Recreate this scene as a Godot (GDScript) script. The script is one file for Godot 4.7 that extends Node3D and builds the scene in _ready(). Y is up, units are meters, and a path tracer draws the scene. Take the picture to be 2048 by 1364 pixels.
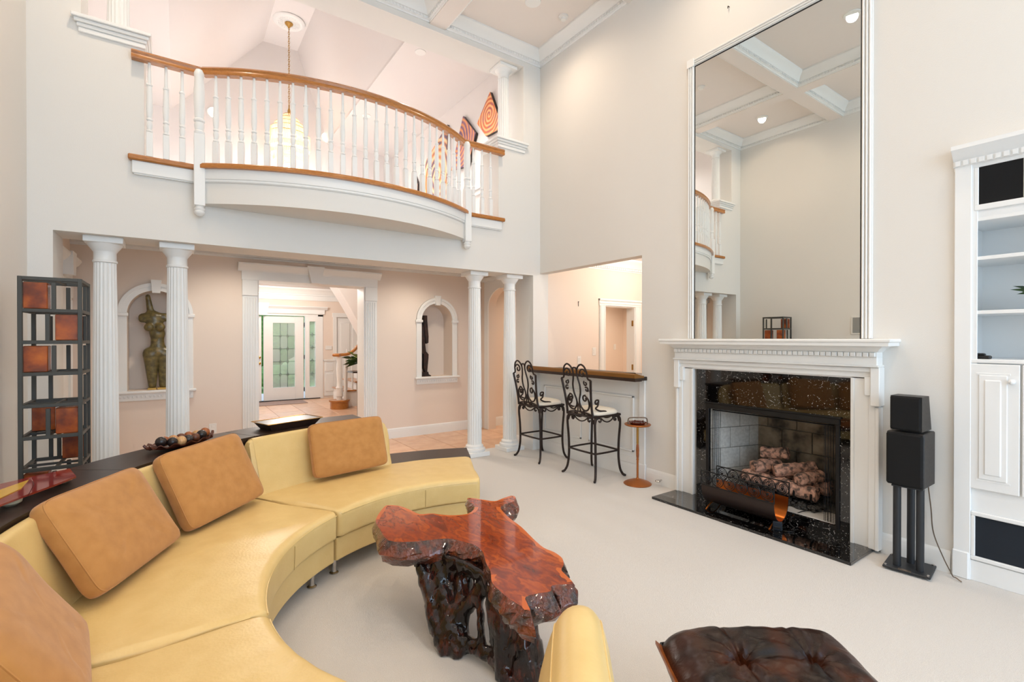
extends Node3D
# Two-storey family room. X runs along the balcony wall, depth runs along -z from the camera: at(x, y, d) = (x, y, -d).

var M := {}
var names := {}

class Shape:
	var t := PackedVector3Array()   # triangles, counter-clockwise seen from outside
	func tri(a: Vector3, b: Vector3, c: Vector3) -> void:
		t.append(a); t.append(b); t.append(c)
	func quad(a: Vector3, b: Vector3, c: Vector3, d: Vector3) -> void:
		tri(a, b, c); tri(a, c, d)
	func box(lo: Vector3, hi: Vector3, r := 0.0) -> Shape:   # chamfered when r > 0
		var x := [minf(lo.x, hi.x), maxf(lo.x, hi.x)]
		var y := [minf(lo.y, hi.y), maxf(lo.y, hi.y)]
		var z := [minf(lo.z, hi.z), maxf(lo.z, hi.z)]
		r = minf(r, 0.49 * minf(x[1] - x[0], minf(y[1] - y[0], z[1] - z[0])))
		if r <= 0.0:
			var p := []
			for i in 8: p.append(Vector3(x[i & 1], y[(i >> 1) & 1], z[(i >> 2) & 1]))
			quad(p[0], p[2], p[3], p[1]); quad(p[4], p[5], p[7], p[6])
			quad(p[0], p[1], p[5], p[4]); quad(p[2], p[6], p[7], p[3])
			quad(p[0], p[4], p[6], p[2]); quad(p[1], p[3], p[7], p[5])
			return self
		var c := func(i: int, j: int, k: int, n: int) -> Vector3:   # corner i j k pulled in except along axis n
			return Vector3(x[i] + (0.0 if n == 0 else (r if i == 0 else -r)), y[j] + (0.0 if n == 1 else (r if j == 0 else -r)), z[k] + (0.0 if n == 2 else (r if k == 0 else -r)))
		for s in 2:
			face4(c.call(s, 0, 0, 0), c.call(s, 1, 0, 0), c.call(s, 1, 1, 0), c.call(s, 0, 1, 0), s == 1)
			face4(c.call(0, s, 0, 1), c.call(0, s, 1, 1), c.call(1, s, 1, 1), c.call(1, s, 0, 1), s == 1)
			face4(c.call(0, 0, s, 2), c.call(1, 0, s, 2), c.call(1, 1, s, 2), c.call(0, 1, s, 2), s == 1)
		for i in 2:
			for j in 2:
				face4(c.call(0, i, j, 1), c.call(1, i, j, 1), c.call(1, i, j, 2), c.call(0, i, j, 2), i != j)
				face4(c.call(i, 0, j, 2), c.call(i, 1, j, 2), c.call(i, 1, j, 0), c.call(i, 0, j, 0), i != j)
				face4(c.call(i, j, 0, 0), c.call(i, j, 1, 0), c.call(i, j, 1, 1), c.call(i, j, 0, 1), i != j)
				for k in 2:
					var odd := (i + j + k) % 2 == 1
					if odd: tri(c.call(i, j, k, 0), c.call(i, j, k, 1), c.call(i, j, k, 2))
					else: tri(c.call(i, j, k, 0), c.call(i, j, k, 2), c.call(i, j, k, 1))
		return self
	func face4(a: Vector3, b: Vector3, c: Vector3, d: Vector3, keep: bool) -> void:
		if keep: quad(a, b, c, d)
		else: quad(a, d, c, b)
	func extrude(poly: PackedVector2Array, depth: float, xf := Transform3D()) -> Shape:   # polygon in xy, along +z
		var p := poly.duplicate()
		if Geometry2D.is_polygon_clockwise(p): p.reverse()
		var flip := xf.basis.determinant() < 0.0
		var idx := Geometry2D.triangulate_polygon(p)
		var f := func(i: int, z: float) -> Vector3: return xf * Vector3(p[i].x, p[i].y, z)
		for k in range(0, idx.size(), 3):
			var a := idx[k]; var b := idx[k + 1]; var c := idx[k + 2]
			if (p[b] - p[a]).cross(p[c] - p[a]) < 0.0:
				var q := b; b = c; c = q
			put(f.call(a, depth), f.call(b, depth), f.call(c, depth), flip)
			put(f.call(a, 0.0), f.call(c, 0.0), f.call(b, 0.0), flip)
		for i in p.size():
			var j := (i + 1) % p.size()
			put(f.call(i, 0.0), f.call(j, 0.0), f.call(j, depth), flip)
			put(f.call(i, 0.0), f.call(j, depth), f.call(i, depth), flip)
		return self
	func put(a: Vector3, b: Vector3, c: Vector3, flip: bool) -> void:
		if flip: tri(a, c, b)
		else: tri(a, b, c)
	func lathe(profile: Array, n := 32, at := Vector3.ZERO, flutes := 0, deep := 0.0) -> Shape:   # profile of Vector2(radius, y) from bottom to top
		var ring := []
		for p in profile:
			var row := PackedVector3Array()
			for k in n:
				var a := TAU * k / n
				var r: float = p.x
				if flutes > 0:
					r -= deep * p.x * pow(absf(sin(a * flutes * 0.5)), 1.0)
				row.append(at + Vector3(r * cos(a), p.y, -r * sin(a)))
			ring.append(row)
		for i in ring.size() - 1:
			for k in n:
				var l := (k + 1) % n
				if profile[i].x > 1e-6: tri(ring[i][k], ring[i][l], ring[i + 1][l])
				if profile[i + 1].x > 1e-6: tri(ring[i][k], ring[i + 1][l], ring[i + 1][k])
		var lo: Vector3 = at + Vector3(0, profile[0].y, 0)
		var hi: Vector3 = at + Vector3(0, profile[-1].y, 0)
		for k in n:
			var l := (k + 1) % n
			if profile[0].x > 1e-6: tri(lo, ring[0][l], ring[0][k])
			if profile[-1].x > 1e-6: tri(hi, ring[-1][k], ring[-1][l])
		return self
	func rows(r: Array, closed: bool, caps: bool) -> Shape:   # r: rows of points, each row a closed loop (counter-clockwise seen from the end of the path back to its start)
		var n: int = r[0].size()
		var m := r.size()
		for i in (m if closed else m - 1):
			var j := (i + 1) % m
			for k in n:
				var l := (k + 1) % n
				tri(r[i][k], r[i][l], r[j][l]); tri(r[i][k], r[j][l], r[j][k])
		if caps and not closed:
			fan(r[0], true); fan(r[m - 1], false)
		return self
	func fan(loop: PackedVector3Array, back: bool) -> void:
		var c := Vector3.ZERO
		for p in loop: c += p
		c /= loop.size()
		for k in loop.size():
			var l := (k + 1) % loop.size()
			put(c, loop[k], loop[l], back)
	func sweep(profile: PackedVector2Array, frames: Array, closed := false) -> Shape:   # frame basis: x, y carry the profile, z runs along the path
		var p := profile.duplicate()
		if Geometry2D.is_polygon_clockwise(p): p.reverse()
		var r := []
		for f in frames:
			var row := PackedVector3Array()
			for q in p: row.append(f * Vector3(q.x, q.y, 0))
			r.append(row)
		var n := p.size()
		var m := r.size()
		for i in (m if closed else m - 1):
			var j := (i + 1) % m
			for k in n:
				var l := (k + 1) % n
				tri(r[i][k], r[i][l], r[j][l]); tri(r[i][k], r[j][l], r[j][k])
		if not closed:
			var idx := Geometry2D.triangulate_polygon(p)
			for k in range(0, idx.size(), 3):
				var a := idx[k]; var b := idx[k + 1]; var c := idx[k + 2]
				if (p[b] - p[a]).cross(p[c] - p[a]) < 0.0:
					var q := b; b = c; c = q
				tri(r[m - 1][a], r[m - 1][b], r[m - 1][c]); tri(r[0][a], r[0][c], r[0][b])
		return self
	func tube(pts: PackedVector3Array, rad, n := 8, closed := false) -> Shape:
		var r := []
		var up := Vector3.ZERO
		for i in pts.size():
			var a := pts[maxi(i - 1, 0)]; var b := pts[mini(i + 1, pts.size() - 1)]
			if closed:
				a = pts[(i - 1 + pts.size()) % pts.size()]; b = pts[(i + 1) % pts.size()]
			var d := (b - a).normalized()
			if up == Vector3.ZERO:
				up = Vector3.UP if absf(d.y) < 0.9 else Vector3.RIGHT
			var s := up.cross(d).normalized()
			up = d.cross(s).normalized()
			var w: float = rad[i] if rad is Array or rad is PackedFloat32Array else rad
			var row := PackedVector3Array()
			for k in n:
				var g := TAU * k / n
				row.append(pts[i] + (s * cos(g) + up * sin(g)) * w)
			r.append(row)
		return rows(r, closed, true)
	func ball(c: Vector3, r: Vector3, n := 16, m := 10) -> Shape:
		var prof := []
		for i in m + 1:
			var a := PI * i / m - PI / 2
			prof.append(Vector2(cos(a) if i > 0 and i < m else 0.0, sin(a)))
		var o := Shape.new().lathe(prof, n)
		for p in o.t: t.append(c + p * r)
		return self
	func moved(xf: Transform3D) -> Shape:
		var o := Shape.new()
		for p in t: o.t.append(xf * p)
		if xf.basis.determinant() < 0.0:
			for i in range(0, o.t.size(), 3):
				var q := o.t[i + 1]; o.t[i + 1] = o.t[i + 2]; o.t[i + 2] = q
		return o
	func add(o: Shape, xf := Transform3D()) -> Shape:
		t.append_array(o.moved(xf).t if xf != Transform3D() else o.t)
		return self
	func mesh(crease := 38.0) -> ArrayMesh:
		var n := t.size()
		var fn := PackedVector3Array(); fn.resize(n / 3)
		var at := {}
		var key := PackedInt32Array(); key.resize(n)
		var faces := []
		for i in n:
			var q := Vector3i((t[i] * 20000.0).round())
			var k: int = at.get(q, -1)
			if k < 0:
				k = faces.size(); at[q] = k; faces.append(PackedInt32Array())
			key[i] = k
		for f in n / 3:
			fn[f] = (t[3 * f + 1] - t[3 * f]).cross(t[3 * f + 2] - t[3 * f])
			for c in 3: faces[key[3 * f + c]].append(f)
		var un := PackedVector3Array(); un.resize(n / 3)
		for f in n / 3: un[f] = fn[f].normalized()
		var limit := cos(deg_to_rad(crease))
		var nv := PackedVector3Array(); nv.resize(n)
		var pv := PackedVector3Array(); pv.resize(n)
		for f in n / 3:
			for c in 3:
				var i := 3 * f + c
				var s := Vector3.ZERO
				for g in faces[key[i]]:
					if un[g].dot(un[f]) >= limit: s += fn[g]
				var o: int = 3 * f + [0, 2, 1][c]      # Godot's front faces run clockwise
				pv[o] = t[i]; nv[o] = s.normalized() if s.length_squared() > 1e-20 else Vector3.UP
		var arr := []
		arr.resize(Mesh.ARRAY_MAX)
		arr[Mesh.ARRAY_VERTEX] = pv; arr[Mesh.ARRAY_NORMAL] = nv
		var m := ArrayMesh.new()
		m.add_surface_from_arrays(Mesh.PRIMITIVE_TRIANGLES, arr)
		return m

func at(x: float, y: float, d: float) -> Vector3:
	return Vector3(x, y, -d)

func numbered(called: String) -> String:
	var n: int = names.get(called, 0)
	names[called] = n + 1
	return called if n == 0 else "%s_%03d" % [called, n]

func obj(called: String, s, m: Material, parent: Node = null, crease := 38.0) -> MeshInstance3D:
	var o := MeshInstance3D.new()
	o.mesh = s if s is Mesh else s.mesh(crease)
	o.material_override = m
	if parent == null:
		o.name = numbered(called); add_child(o)
	else:
		o.name = called; parent.add_child(o, true)
	return o

func struct(called: String, s, m: Material, parent: Node = null, crease := 38.0) -> MeshInstance3D:
	var o := obj(called, s, m, parent, crease)
	o.set_meta("kind", "structure")
	return o

func tag(o: Node, label: String, category: String, group := "") -> Node:
	o.set_meta("label", label); o.set_meta("category", category)
	if group: o.set_meta("group", group)
	return o

func thing(called: String, label: String, category: String, where := Vector3.ZERO, turn := 0.0, group := "") -> Node3D:
	var o := Node3D.new()
	o.name = numbered(called); add_child(o)
	o.position = where; o.rotation.y = turn
	tag(o, label, category, group)
	return o

func copy(root: Node3D, where: Vector3, turn: float, label: String) -> Node3D:
	var r: Node3D = root.duplicate()
	r.name = numbered(str(root.name)); add_child(r)
	r.position = where; r.rotation.y = turn; r.set_meta("label", label)
	return r

func S() -> Shape:
	return Shape.new()

func bx(x0: float, x1: float, y0: float, y1: float, d0: float, d1: float, r := 0.0) -> Shape:
	return Shape.new().box(at(x0, y0, d0), at(x1, y1, d1), r)

func pv2(a: Array) -> PackedVector2Array:
	var p := PackedVector2Array()
	for i in range(0, a.size(), 2): p.append(Vector2(a[i], a[i + 1]))
	return p

func curve(pts: Array, steps := 6, closed := false) -> PackedVector3Array:   # Catmull-Rom through points
	var o := PackedVector3Array()
	var n := pts.size()
	for i in (n if closed else n - 1):
		var p0: Vector3 = pts[(i - 1 + n) % n] if closed else pts[maxi(i - 1, 0)]
		var p1: Vector3 = pts[i]
		var p2: Vector3 = pts[(i + 1) % n]
		var p3: Vector3 = pts[(i + 2) % n] if closed else pts[mini(i + 2, n - 1)]
		for k in steps: o.append(p1.cubic_interpolate(p2, p0, p3, float(k) / steps))
	if not closed: o.append(pts[n - 1])
	return o

# a moulding profile (a: out from the wall, b: up) run along a straight line from p to q; out is the direction away from the wall
func run(profile: PackedVector2Array, p: Vector3, q: Vector3, out: Vector3) -> Shape:
	var d := (q - p).normalized()
	var up := d.cross(out) if d.cross(out).y > 0.0 else -d.cross(out)
	var s := Shape.new()
	var b := Basis(out, up, d)
	if b.determinant() < 0.0:
		b = Basis(out, up, -d)
		s.sweep(profile, [Transform3D(b, q), Transform3D(b, p)])
	else:
		s.sweep(profile, [Transform3D(b, p), Transform3D(b, q)])
	return s

# surface nets over a distance field f(point) on a grid of cells c between lo and hi
func nets(f: Callable, lo: Vector3, hi: Vector3, c: float) -> Shape:
	var nx := int((hi.x - lo.x) / c) + 2
	var ny := int((hi.y - lo.y) / c) + 2
	var nz := int((hi.z - lo.z) / c) + 2
	var val := PackedFloat32Array(); val.resize(nx * ny * nz)
	for k in nz:
		for j in ny:
			for i in nx:
				val[i + nx * (j + ny * k)] = f.call(lo + Vector3(i, j, k) * c)
	var vid := {}
	var sh := Shape.new()
	var off := PackedInt32Array()
	for e in 8: off.append((e & 1) + nx * (((e >> 1) & 1) + ny * ((e >> 2) & 1)))
	var edges := [[0, 1], [2, 3], [4, 5], [6, 7], [0, 2], [1, 3], [4, 6], [5, 7], [0, 4], [1, 5], [2, 6], [3, 7]]
	for k in nz - 1:
		for j in ny - 1:
			for i in nx - 1:
				var b := i + nx * (j + ny * k)
				var neg := 0
				for e in 8:
					if val[b + off[e]] < 0.0: neg += 1
				if neg == 0 or neg == 8: continue
				var s := Vector3.ZERO
				var m := 0
				for e in edges:
					var a: float = val[b + off[e[0]]]
					var d: float = val[b + off[e[1]]]
					if (a < 0.0) == (d < 0.0): continue
					var w := a / (a - d)
					var pa := Vector3(e[0] & 1, (e[0] >> 1) & 1, (e[0] >> 2) & 1)
					var pb := Vector3(e[1] & 1, (e[1] >> 1) & 1, (e[1] >> 2) & 1)
					s += pa.lerp(pb, w); m += 1
				vid[b] = lo + (Vector3(i, j, k) + s / m) * c
	for k in range(1, nz - 1):
		for j in range(1, ny - 1):
			for i in range(1, nx - 1):
				var b := i + nx * (j + ny * k)
				var inside := val[b] < 0.0
				for ax in 3:
					var step: int = [1, nx, nx * ny][ax]
					if (val[b + step] < 0.0) == inside: continue
					var u: int = [nx, nx * ny, 1][ax]
					var w: int = [nx * ny, 1, nx][ax]
					if not (vid.has(b) and vid.has(b - u) and vid.has(b - w) and vid.has(b - u - w)): continue
					if inside: sh.quad(vid[b], vid[b - u], vid[b - u - w], vid[b - w])
					else: sh.quad(vid[b], vid[b - w], vid[b - u - w], vid[b - u])
	return sh

func cap(p: Vector3, a: Vector3, b: Vector3, ra: float, rb: float) -> float:
	var d := b - a
	var h := clampf((p - a).dot(d) / d.length_squared(), 0.0, 1.0)
	return p.distance_to(a + d * h) - lerpf(ra, rb, h)

func smin(a: float, b: float, k: float) -> float:
	var h := maxf(k - absf(a - b), 0.0) / k
	return minf(a, b) - h * h * k * 0.25

# ---------- room measures (metres) ----------
const XR := 4.06      # fireplace wall
const XL := -0.945    # left wall
const DB := 5.15      # balcony wall, front face
const DBB := 5.55     # balcony wall, rear face
const DR := -4.8      # window wall behind the camera
const HC := 5.35      # ceiling
const DH := 6.95      # hall wall
const DF := 12.7      # front door wall
const XG := 4.2       # right wall of hall and gallery
const CX := 1.43      # centre of the curved sofa
const CD := 2.076

func _ready() -> void:
	# camera
	var cam := Camera3D.new()
	cam.name = "camera"
	cam.fov = rad_to_deg(2.0 * atan(682.0 / 959.0))
	cam.position = Vector3(0, 1.5, 0)
	cam.rotation_degrees = Vector3(-0.269, -34.9, 0)
	cam.near = 0.05; cam.far = 200.0
	add_child(cam)
	cam.make_current()
	# sky: bright overcast day
	var we := WorldEnvironment.new()
	we.name = "environment"
	var env := Environment.new()
	var sky := Sky.new()
	var sm := ProceduralSkyMaterial.new()
	sm.sky_top_color = Color(0.80, 0.88, 1.0); sm.sky_horizon_color = Color(0.95, 0.97, 1.0)
	sm.ground_bottom_color = Color(0.42, 0.45, 0.36); sm.ground_horizon_color = Color(0.62, 0.66, 0.58)
	sm.sky_energy_multiplier = 1.0; sm.ground_energy_multiplier = 1.0
	sky.sky_material = sm
	env.background_mode = Environment.BG_SKY
	env.sky = sky
	env.background_energy_multiplier = 2.6
	env.tonemap_mode = Environment.TONE_MAPPER_LINEAR
	env.tonemap_exposure = 0.69
	env.sdfgi_enabled = true; env.ssao_enabled = true; env.ssil_enabled = true
	we.environment = env
	add_child(we)
	# daylight entering by the tall windows behind the camera
	area("window_daylight", at(1.56, 2.75, DR + 0.12), Vector3(0, 0, 0), Vector2(4.3, 4.5), 35.0, Color(0.77, 0.89, 1.0))
	# daylight entering by the front door glass
	area("door_daylight", at(1.6, 1.2, DF - 0.1), Vector3(0, 180, 0), Vector2(2.2, 1.7), 1.6, Color(0.95, 0.98, 1.0))
	materials()
	shell()
	ceiling_work()
	hall_and_foyer()
	gallery()
	balcony()
	columns_work()
	fireplace()
	built_in()
	bar_side()
	sofa()
	coffee_table()
	ottoman()
	etagere()
	speaker_and_small()
	console_things()

func area(called: String, where: Vector3, turn: Vector3, size: Vector2, energy: float, color: Color) -> void:
	var l := AreaLight3D.new()
	l.name = called
	l.position = where; l.rotation_degrees = turn
	l.area_size = size; l.area_normalize_energy = true
	l.light_energy = energy; l.light_color = color
	l.area_range = 30.0; l.area_attenuation = 2.0
	l.shadow_enabled = true
	add_child(l)

func omni(called: String, where: Vector3, energy: float, color: Color, size := 0.08) -> void:
	var l := OmniLight3D.new()
	l.name = called
	l.position = where; l.light_energy = energy; l.light_color = color; l.light_size = size
	l.omni_range = 30.0; l.omni_attenuation = 2.0; l.shadow_enabled = true
	add_child(l)

func spot(called: String, where: Vector3, energy: float, color: Color, angle := 55.0, size := 0.06) -> void:
	var l := SpotLight3D.new()
	l.name = called
	l.position = where; l.rotation_degrees = Vector3(-90, 0, 0)
	l.light_energy = energy; l.light_color = color; l.light_size = size
	l.spot_angle = angle; l.spot_angle_attenuation = 1.0; l.spot_range = 30.0; l.spot_attenuation = 2.0
	l.shadow_enabled = true
	add_child(l)

# ---------- materials ----------
func c255(r: float, g: float, b: float) -> Color:
	return Color(r / 255.0, g / 255.0, b / 255.0)

func mat(called: String, color: Color, rough := 0.6, metal := 0.0) -> StandardMaterial3D:
	var m := StandardMaterial3D.new()
	m.resource_name = called
	m.albedo_color = color; m.roughness = rough; m.metallic = metal
	M[called] = m
	return m

func noise(freq: float, sd: int, octaves := 4, kind := FastNoiseLite.TYPE_SIMPLEX_SMOOTH) -> FastNoiseLite:
	var n := FastNoiseLite.new()
	n.noise_type = kind; n.frequency = freq; n.seed = sd; n.fractal_octaves = octaves
	return n

func ntex(n: FastNoiseLite, ramp: Array, size := 512, loop := true) -> NoiseTexture2D:
	var t := NoiseTexture2D.new()
	t.width = size; t.height = size; t.seamless = loop; t.seamless_blend_skirt = 0.15; t.noise = n
	if ramp:
		var g := Gradient.new()
		g.offsets = PackedFloat32Array(); g.colors = PackedColorArray()
		var o := PackedFloat32Array(); var c := PackedColorArray()
		for i in range(0, ramp.size(), 2):
			o.append(ramp[i]); c.append(ramp[i + 1])
		g.offsets = o; g.colors = c
		t.color_ramp = g
	return t

func tri(m: StandardMaterial3D, tex: Texture2D, scale: Vector3, world := false) -> StandardMaterial3D:
	m.albedo_texture = tex; m.uv1_triplanar = true; m.uv1_world_triplanar = world; m.uv1_scale = scale
	return m

func bump(m: StandardMaterial3D, tex: Texture2D, depth: float, scale := Vector3.ZERO, world := false) -> StandardMaterial3D:
	m.heightmap_enabled = true; m.heightmap_texture = tex; m.heightmap_scale = depth
	m.uv1_triplanar = true
	if scale != Vector3.ZERO:
		m.uv1_scale = scale; m.uv1_world_triplanar = world
	return m

func grey(a: float, b: float) -> Array:
	return [0.0, Color(a, a, a), 1.0, Color(b, b, b)]

func materials() -> void:
	# painted walls: fine roller stipple
	var stipple := ntex(noise(0.09, 3, 3), [], 512, false)
	var m := mat("cream_paint", c255(230, 227, 221), 0.75)
	bump(m, stipple, 0.03, Vector3.ONE * 2.5, true)
	m = mat("peach_paint", c255(236, 221, 207), 0.75)
	bump(m, stipple, 0.03, Vector3.ONE * 2.5, true)
	m = mat("gallery_paint", c255(233, 228, 225), 0.75)
	bump(m, stipple, 0.03, Vector3.ONE * 2.5, true)
	mat("ceiling_paint", c255(236, 228, 221), 0.85)
	mat("white_trim", c255(240, 240, 237), 0.38)
	mat("white_cabinet", c255(240, 241, 240), 0.4)
	mat("plastic_white", c255(240, 238, 233), 0.4)
	# carpet
	m = mat("carpet", Color.WHITE, 0.95)
	tri(m, ntex(noise(0.22, 7, 5), [0.0, c255(210, 204, 197), 0.5, c255(226, 221, 214), 1.0, c255(237, 233, 227)], 1024, false), Vector3.ONE * 1.1, true)
	m.heightmap_enabled = true; m.heightmap_texture = ntex(noise(0.35, 9, 3), [], 1024, false); m.heightmap_scale = 0.5
	m.rim_enabled = true; m.rim = 0.3; m.rim_tint = 0.7
	# tile
	for i in 3:
		m = mat("tile_%d" % i, Color.WHITE, 0.28)
		var k: float = [1.0, 0.97, 1.03][i]
		tri(m, ntex(noise(0.02, 20 + i, 4), [0.0, c255(208 * k, 164 * k, 132 * k), 0.5, c255(221 * k, 180 * k, 148 * k), 1.0, c255(230 * k, 194 * k, 165 * k)], 256), Vector3.ONE * 0.9, true)
	mat("grout", c255(176, 138, 110), 0.9)
	# honey oak of the rails
	m = mat("oak", Color.WHITE, 0.32)
	tri(m, ntex(noise(0.03, 31, 4), [0.0, c255(140, 82, 26), 0.45, c255(176, 110, 42), 0.75, c255(192, 126, 54), 1.0, c255(156, 94, 32)], 512), Vector3(0.8, 9, 6))
	m.clearcoat_enabled = true; m.clearcoat = 0.4; m.clearcoat_roughness = 0.15
	# sofa leather
	m = mat("leather", Color.WHITE, 0.36)
	tri(m, ntex(noise(0.012, 41, 4), [0.0, c255(220, 189, 124), 0.5, c255(224, 194, 130), 1.0, c255(228, 199, 136)], 512), Vector3.ONE * 1.2)
	m.heightmap_enabled = true; m.heightmap_texture = ntex(noise(0.12, 43, 4, FastNoiseLite.TYPE_CELLULAR), [], 512); m.heightmap_scale = 0.06
	m = mat("seam", c255(182, 150, 92), 0.6)
	# suede cushions
	m = mat("suede", Color.WHITE, 0.85)
	tri(m, ntex(noise(0.015, 47, 5), [0.0, c255(176, 122, 62), 0.5, c255(186, 131, 69), 1.0, c255(194, 139, 77)], 512), Vector3.ONE * 1.6)
	m.rim_enabled = true; m.rim = 0.4; m.rim_tint = 0.6
	# dark veneer
	m = mat("wenge", Color.WHITE, 0.34)
	tri(m, ntex(noise(0.05, 51, 3), [0.0, c255(36, 24, 19), 1.0, c255(58, 40, 32)], 256), Vector3(2, 14, 2))
	mat("chrome", c255(200, 198, 196), 0.18, 1.0)
	# burl table
	m = mat("burl", Color.WHITE, 0.12)
	var bn := noise(0.0035, 61, 5)
	bn.domain_warp_enabled = true; bn.domain_warp_amplitude = 60.0; bn.domain_warp_frequency = 0.008
	tri(m, ntex(bn, [0.0, c255(84, 24, 5), 0.3, c255(124, 42, 7), 0.48, c255(158, 62, 11), 0.58, c255(126, 44, 8), 0.7, c255(176, 76, 15), 0.85, c255(140, 52, 9), 1.0, c255(190, 90, 22)], 1024), Vector3(1.6, 1.6, 0.7))
	m.metallic_specular = 0.25; m.clearcoat_enabled = true; m.clearcoat = 0.75; m.clearcoat_roughness = 0.03
	m = mat("sapwood", c255(196, 92, 22), 0.12)
	m.metallic_specular = 0.25; m.clearcoat_enabled = true; m.clearcoat = 0.75; m.clearcoat_roughness = 0.03
	m = mat("bark", Color.WHITE, 0.22)
	m.metallic_specular = 0.25
	tri(m, ntex(noise(0.01, 67, 5), [0.0, c255(10, 8, 8), 0.5, c255(18, 12, 11), 0.62, c255(44, 17, 10), 0.8, c255(92, 36, 18), 1.0, c255(60, 24, 14)], 512), Vector3(4.5, 1.1, 4.5))
	m.heightmap_enabled = true; m.heightmap_texture = ntex(noise(0.05, 69, 5), [], 512); m.heightmap_scale = 1.6
	m.clearcoat_enabled = true; m.clearcoat = 0.9; m.clearcoat_roughness = 0.02
	# ottoman
	m = mat("brown_leather", Color.WHITE, 0.3)
	m.metallic_specular = 0.36
	tri(m, ntex(noise(0.006, 71, 2), [0.0, c255(16, 9, 7), 0.4, c255(28, 14, 9), 0.7, c255(58, 27, 12), 1.0, c255(84, 40, 17)], 512), Vector3.ONE * 1.6)
	m.heightmap_enabled = true; m.heightmap_texture = ntex(noise(0.15, 73, 3, FastNoiseLite.TYPE_CELLULAR), [], 512); m.heightmap_scale = 0.08
	m = mat("rosewood", Color.WHITE, 0.3)
	tri(m, ntex(noise(0.04, 77, 3), [0.0, c255(112, 56, 22), 1.0, c255(178, 104, 50)], 256), Vector3(10, 2, 2))
	# black marble
	m = mat("marble", Color.WHITE, 0.05)
	var mn := noise(0.011, 83, 5, FastNoiseLite.TYPE_SIMPLEX)
	mn.fractal_type = FastNoiseLite.FRACTAL_RIDGED
	mn.domain_warp_enabled = true; mn.domain_warp_amplitude = 25.0; mn.domain_warp_frequency = 0.03
	tri(m, ntex(mn, [0.0, c255(7, 6, 7), 0.74, c255(9, 8, 8), 0.80, c255(40, 38, 38), 0.845, c255(205, 203, 198), 1.0, c255(230, 228, 224)], 1024), Vector3.ONE * 1.3)
	m.clearcoat_enabled = true; m.clearcoat = 0.6; m.clearcoat_roughness = 0.02
	# metals
	mat("wrought_iron", c255(44, 32, 27), 0.45, 0.4)
	mat("black_iron", c255(18, 17, 17), 0.5, 0.3)
	mat("shelf_steel", c255(72, 71, 66), 0.5, 0.3)
	mat("brass", c255(190, 150, 84), 0.22, 1.0)
	mat("copper", c255(176, 98, 40), 0.28, 0.9)
	m = mat("mirror", c255(236, 238, 234), 0.0, 1.0)
	mat("mirror_edge", c255(24, 24, 24), 0.3)
	m = mat("clear_glass", Color(1, 1, 1, 0.04), 0.02)
	m.transparency = BaseMaterial3D.TRANSPARENCY_ALPHA
	mat("black_cloth", c255(10, 10, 11), 0.95)
	mat("black_plastic", c255(16, 16, 17), 0.45)
	mat("navy_mesh", c255(26, 33, 42), 0.9)
	m = mat("speaker_oak", Color.WHITE, 0.45)
	tri(m, ntex(noise(0.06, 91, 3), [0.0, c255(24, 22, 21), 1.0, c255(56, 53, 51)], 256), Vector3(3, 2, 22))
	mat("seat_cloth", c255(236, 226, 208), 0.85)
	m = mat("amber", Color.WHITE, 0.16)
	tri(m, ntex(noise(0.014, 95, 5), [0.0, c255(96, 36, 8), 0.4, c255(146, 62, 10), 0.62, c255(176, 82, 12), 1.0, c255(200, 104, 18)], 512), Vector3.ONE * 0.9)
	m.clearcoat_enabled = true; m.clearcoat = 0.5
	m = mat("bronze_stone", Color.WHITE, 0.28)
	tri(m, ntex(noise(0.02, 97, 5), [0.0, c255(62, 54, 30), 0.5, c255(104, 92, 52), 0.8, c255(134, 116, 64), 1.0, c255(150, 104, 48)], 512), Vector3.ONE * 1.4)
	m.clearcoat_enabled = true; m.clearcoat = 0.4
	mat("brass_plinth", c255(196, 160, 84), 0.4, 0.5)
	m = mat("ebony", Color.WHITE, 0.4)
	tri(m, ntex(noise(0.03, 99, 4), [0.0, c255(20, 13, 11), 0.6, c255(44, 24, 18), 1.0, c255(80, 40, 26)], 256), Vector3(4, 1.5, 4))
	# firebrick, logs
	m = mat("firebrick", Color.WHITE, 0.9)
	tri(m, ntex(noise(0.05, 101, 4), [0.0, c255(186, 184, 177), 1.0, c255(220, 218, 211)], 256), Vector3.ONE * 2.0)
	m = mat("firebrick_sooty", Color.WHITE, 0.9)
	tri(m, ntex(noise(0.012, 103, 5), [0.0, c255(40, 36, 32), 0.4, c255(128, 114, 96), 1.0, c255(184, 168, 144)], 256), Vector3.ONE * 1.2, true)
	mat("mortar", c255(120, 116, 108), 0.95)
	m = mat("log_skin", Color.WHITE, 0.85)
	tri(m, ntex(noise(0.02, 107, 5), [0.0, c255(44, 40, 38), 0.38, c255(92, 76, 68), 0.5, c255(206, 156, 132), 1.0, c255(228, 184, 160)], 512), Vector3(1.6, 1.6, 1.6))
	m.heightmap_enabled = true; m.heightmap_texture = ntex(noise(0.04, 109, 4), [], 256); m.heightmap_scale = 0.9
	m = mat("ember", Color.WHITE, 0.95)
	tri(m, ntex(noise(0.1, 113, 3), [0.0, c255(20, 19, 18), 0.6, c255(70, 67, 63), 1.0, c255(150, 147, 140)], 256), Vector3.ONE * 3.0)
	mat("white_ledge", c255(226, 222, 214), 0.5)
	mat("stone_foot", c255(180, 170, 144), 0.4)
	m = mat("red_glass", Color(0.55, 0.06, 0.02, 0.62), 0.06)
	m.transparency = BaseMaterial3D.TRANSPARENCY_ALPHA
	m = mat("yellow_glass", Color(0.86, 0.68, 0.22, 0.8), 0.06)
	m.transparency = BaseMaterial3D.TRANSPARENCY_ALPHA
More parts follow.
